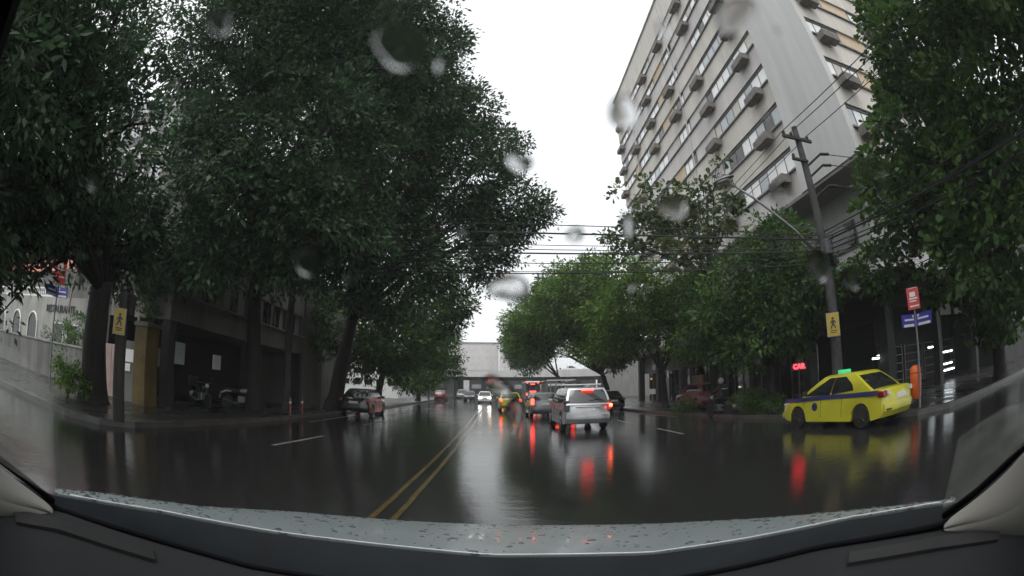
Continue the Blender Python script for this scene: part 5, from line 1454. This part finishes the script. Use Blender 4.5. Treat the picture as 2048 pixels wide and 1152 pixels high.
# roof lining, doors and back of the cabin round the camera
MB().prism([(-0.06, 1.665), (-0.10, 1.70), (-2.3, 1.72), (-2.3, 1.66), (-0.10, 1.645)], -0.66, 0.66, 'X').build('roof', M['seal'], OWN)
for s in (-1, 1):
    MB().sheet([(s * 0.66, -0.06, 1.66), (s * 0.66, -2.3, 1.67), (s * 0.86, -2.3, 1.15), (s * 0.86, -0.25, 1.15)], (s, 0, 0.3), 0.03).build('door_window_frame', M['seal'], OWN)
    MB().b2((s * 0.86 - 0.04, -2.3, 0.4), (s * 0.86 + 0.04, 0.35, 1.13)).build('door', M['dash'], OWN)
    MB().b2((s * 0.4 - 0.26, -1.3, 0.5), (s * 0.4 + 0.26, -0.8, 1.35)).build('seat', M['dash'], OWN, bevel=0.06)
MB().b2((-0.86, -2.36, 0.4), (0.86, -2.3, 1.66)).build('tailgate', M['seal'], OWN)
MB().b2((-0.86, -2.3, 0.35), (0.86, 0.9, 0.42)).build('floor_pan', M['seal'], OWN)
# left end of the roof lining curving into the view
def curve_pts(t): return [on_ray(*q) for q in t]
hdr = [(-77.5, 20, 0.36), (-79.4, 26.3, 0.34), (-80.4, 28.9, 0.33), (-81.9, 31.8, 0.32), (-84.5, 36, 0.30)]
hdo = [(-100, 20, 0.40), (-100, 27, 0.38), (-100, 31, 0.36), (-100, 35, 0.33), (-100, 40, 0.25)]
loft([curve_pts(hdr), curve_pts(hdo)], 0.02).build('roof_corner', M['seal'], OWN, smooth=True)
# windscreen: clear pane, the wet unwiped film at both ends, and drops
def ws(az, el, off=0.0):
    """where a sight line meets the raked, slightly bowed windscreen"""
    t, c, s = math.tan(R(el)), math.cos(R(az)), math.sin(R(az))
    lo, hi = 0.01, 3.0
    for _ in range(50):
        d = (lo + hi) / 2
        x, y, z = d * s, d * c, 1.6 + d * t
        if z > 1.662 - 0.50 * (y + 0.42 * x * x) + off: hi = d
        else: lo = d
    return Vector((x, y, z))
cm = bpy.data.materials.new('clear_windscreen'); cm.use_nodes = True
cn = cm.node_tree; cn.nodes.clear()
co_ = cn.nodes.new('ShaderNodeOutputMaterial'); ct = cn.nodes.new('ShaderNodeBsdfTransparent')
ct.inputs['Color'].default_value = (0.96, 0.97, 0.965, 1)
cn.links.new(ct.outputs[0], co_.inputs['Surface'])
rows = []
for el in np.linspace(-26, 64, 24):
    rows.append([ws(a, max(el, -26 + 0.0028 * a * a), 0.0) for a in np.linspace(-66, 68, 30)])
mb = MB()
n = len(rows[0])
mb.add([p for r_ in rows for p in r_], [(i * n + k, i * n + k + 1, (i + 1) * n + k + 1, (i + 1) * n + k) for i in range(len(rows) - 1) for k in range(n - 1)])
WS = mb.build('windscreen', cm, OWN, smooth='all')
fm = bpy.data.materials.new('wet_unwiped_film'); fm.use_nodes = True
fn = fm.node_tree; fn.nodes.clear()
fo = fn.nodes.new('ShaderNodeOutputMaterial'); ft = fn.nodes.new('ShaderNodeBsdfTransparent'); fl = fn.nodes.new('ShaderNodeBsdfTranslucent')
fl.inputs['Color'].default_value = (0.62, 0.66, 0.60, 1)
fx = fn.nodes.new('ShaderNodeMixShader')
fnz = fn.nodes.new('ShaderNodeTexNoise'); fnz.inputs['Scale'].default_value = 22
ftc = fn.nodes.new('ShaderNodeTexCoord'); fn.links.new(ftc.outputs['Object'], fnz.inputs['Vector'])
fr = fn.nodes.new('ShaderNodeMapRange'); fr.inputs[1].default_value = 0.3; fr.inputs[2].default_value = 0.7; fr.inputs[3].default_value = 0.035; fr.inputs[4].default_value = 0.075
fn.links.new(fnz.outputs['Fac'], fr.inputs[0]); fn.links.new(fr.outputs[0], fx.inputs[0])
fn.links.new(ft.outputs[0], fx.inputs[1]); fn.links.new(fl.outputs[0], fx.inputs[2]); fn.links.new(fx.outputs[0], fo.inputs['Surface'])
for top, bot in (([(-68.1, -0.7), (-63.4, -1.6), (-60.3, -3.3), (-58.2, -5.4)], [(-68.6, -14.0), (-64.2, -15.2), (-61.3, -16.2), (-58.8, -16.3)]),
                 ([(72.8, -7.4), (68.4, -7.5), (64.7, -8.7), (61.5, -10.2)], [(73.3, -12.7), (69.1, -14.1), (65.0, -16.7), (60.4, -17.9)])):
    rr = []
    for f in np.linspace(0, 1, 8):
        rr.append([ws(a[0] + (b[0] - a[0]) * f, a[1] + (b[1] - a[1]) * f, 0.003) for a, b in zip(top, bot)])
    k_ = len(rr[0])
    MB().add([p for r_ in rr for p in r_], [(i * k_ + k, i * k_ + k + 1, (i + 1) * k_ + k + 1, (i + 1) * k_ + k) for i in range(7) for k in range(k_ - 1)]).build('water_film', fm, WS, smooth='all')
gm = bpy.data.materials.new('water_drop'); gm.use_nodes = True
gb = gm.node_tree.nodes['Principled BSDF']
gb.inputs['Transmission Weight'].default_value = 1.0
gb.inputs['IOR'].default_value = 1.33
gb.inputs['Roughness'].default_value = 0.02
def drop(a, w, h, tilt=0.0, fl_=0.4, seed=0):
    p = ws(a[0], a[1], 0.002)
    d = (p - Vector((0, 0, 1.6))).length
    nrm = Vector((0, 0.5, 1.0)).normalized()
    view = (p - Vector((0, 0, 1.6))).normalized()
    rt = view.cross(Vector((0, 0, 1))).normalized()
    up = rt.cross(view)
    if tilt: rt, up = math.cos(tilt) * rt + math.sin(tilt) * up, -math.sin(tilt) * rt + math.cos(tilt) * up
    rw, rh = w / 900.0 * d / 2, h / 900.0 * d / 2
    # lie in the glass: slide each offset along the sight line onto the pane
    g = random.Random(seed + int(w * 7 + h))
    ph = [g.uniform(0, 6.28) for _ in range(3)]
    ring_n, lv = 20, [0.0, 0.35, 0.65, 0.88, 1.0]
    vs, fs = [], []
    th = min(rw, rh) * fl_
    for sgn in (1, -1):
        for q in lv:
            for k in range(ring_n):
                an = 2 * math.pi * k / ring_n
                wob = 1 + 0.10 * math.sin(2 * an + ph[0]) + 0.07 * math.sin(3 * an + ph[1])
                o = rt * (q * rw * wob * math.cos(an)) + up * (q * rh * wob * math.sin(an))
                vw = (p + o - Vector((0, 0, 1.6)))
                den = vw.dot(nrm)
                tt = (p - Vector((0, 0, 1.6))).dot(nrm) / den
                v = Vector((0, 0, 1.6)) + vw * tt
                v += nrm * (th * math.sqrt(max(0, 1 - q * q)) if sgn > 0 else 0.0)
                vs.append(v)
    nl = len(lv)
    for side in (0, 1):
        for i in range(nl - 1):
            for k in range(ring_n):
                b0 = side * nl * ring_n + i * ring_n
                a_, b_ = b0 + k, b0 + (k + 1) % ring_n
                fs.append((a_, b_, b_ + ring_n, a_ + ring_n))
    for k in range(ring_n):
        a_, b_ = (nl - 1) * ring_n + k, (nl - 1) * ring_n + (k + 1) % ring_n
        fs.append((a_, b_, b_ + nl * ring_n, a_ + nl * ring_n))
    me = MB().add(vs, fs).mesh('water_drop', gm)
    bm = bmesh.new(); bm.from_mesh(me)
    bmesh.ops.remove_doubles(bm, verts=bm.verts, dist=1e-7)
    bmesh.ops.recalc_face_normals(bm, faces=bm.faces)
    bm.to_mesh(me); bm.free(); me.shade_smooth()
    return put('water_drop', me, WS)
for k, (a, w, h, tl_, f_) in enumerate([
    ((2.1, 13.1), 84, 62, 0, .2), ((19.6, 34.9), 55, 78, 0, .3), ((42.2, 44.5), 100, 60, 0.2, .3), ((-16.6, 43.5), 110, 90, 0, .06), ((-9.2, 41.4), 24, 28, 0, .5), ((3.6, 29.1), 50, 40, 0, .3),
    ((-48.1, 41.0), 60, 50, 0, .3), ((18.1, 20.6), 26, 48, 0, .5), ((11.0, 19.7), 36, 36, 0, .4), ((43.4, 12.7), 46, 60, 0, .3), ((24.7, 22.3), 60, 50, 0, .25), 
    ((0.6, 0.7), 60, 34, -0.5, .4), ((28.8, 44.7), 22, 40, 0, .4), ((-24.5, 15.2), 60, 60, 0, .2), ((2.9, -3.1), 40, 70, 0, .25), ((40.0, 21.9), 50, 36, 0, .2),
    ((-57.0, 19.1), 26, 44, 0, .4), ((-18.9, 13.5), 26, 20, 0, .4), ((18.1, 12.9), 16, 22, 0, .5), ((-4.2, 20.1), 14, 18, 0, .5), ((-34.0, 35.3), 20, 14, 0, .4), ((47.5, 10.3), 40, 40, 0, .2)]):
    drop(a, w, h, tl_, f_, k)
g = random.Random(21)
for k in range(26):
    px_, py_ = g.uniform(-58, 60), g.uniform(-8, 42)
    q_ = g.uniform(5, 13)
    drop((px_, py_), q_, q_ * g.uniform(0.8, 1.5), 0, g.uniform(0.3, 0.6), 100 + k)
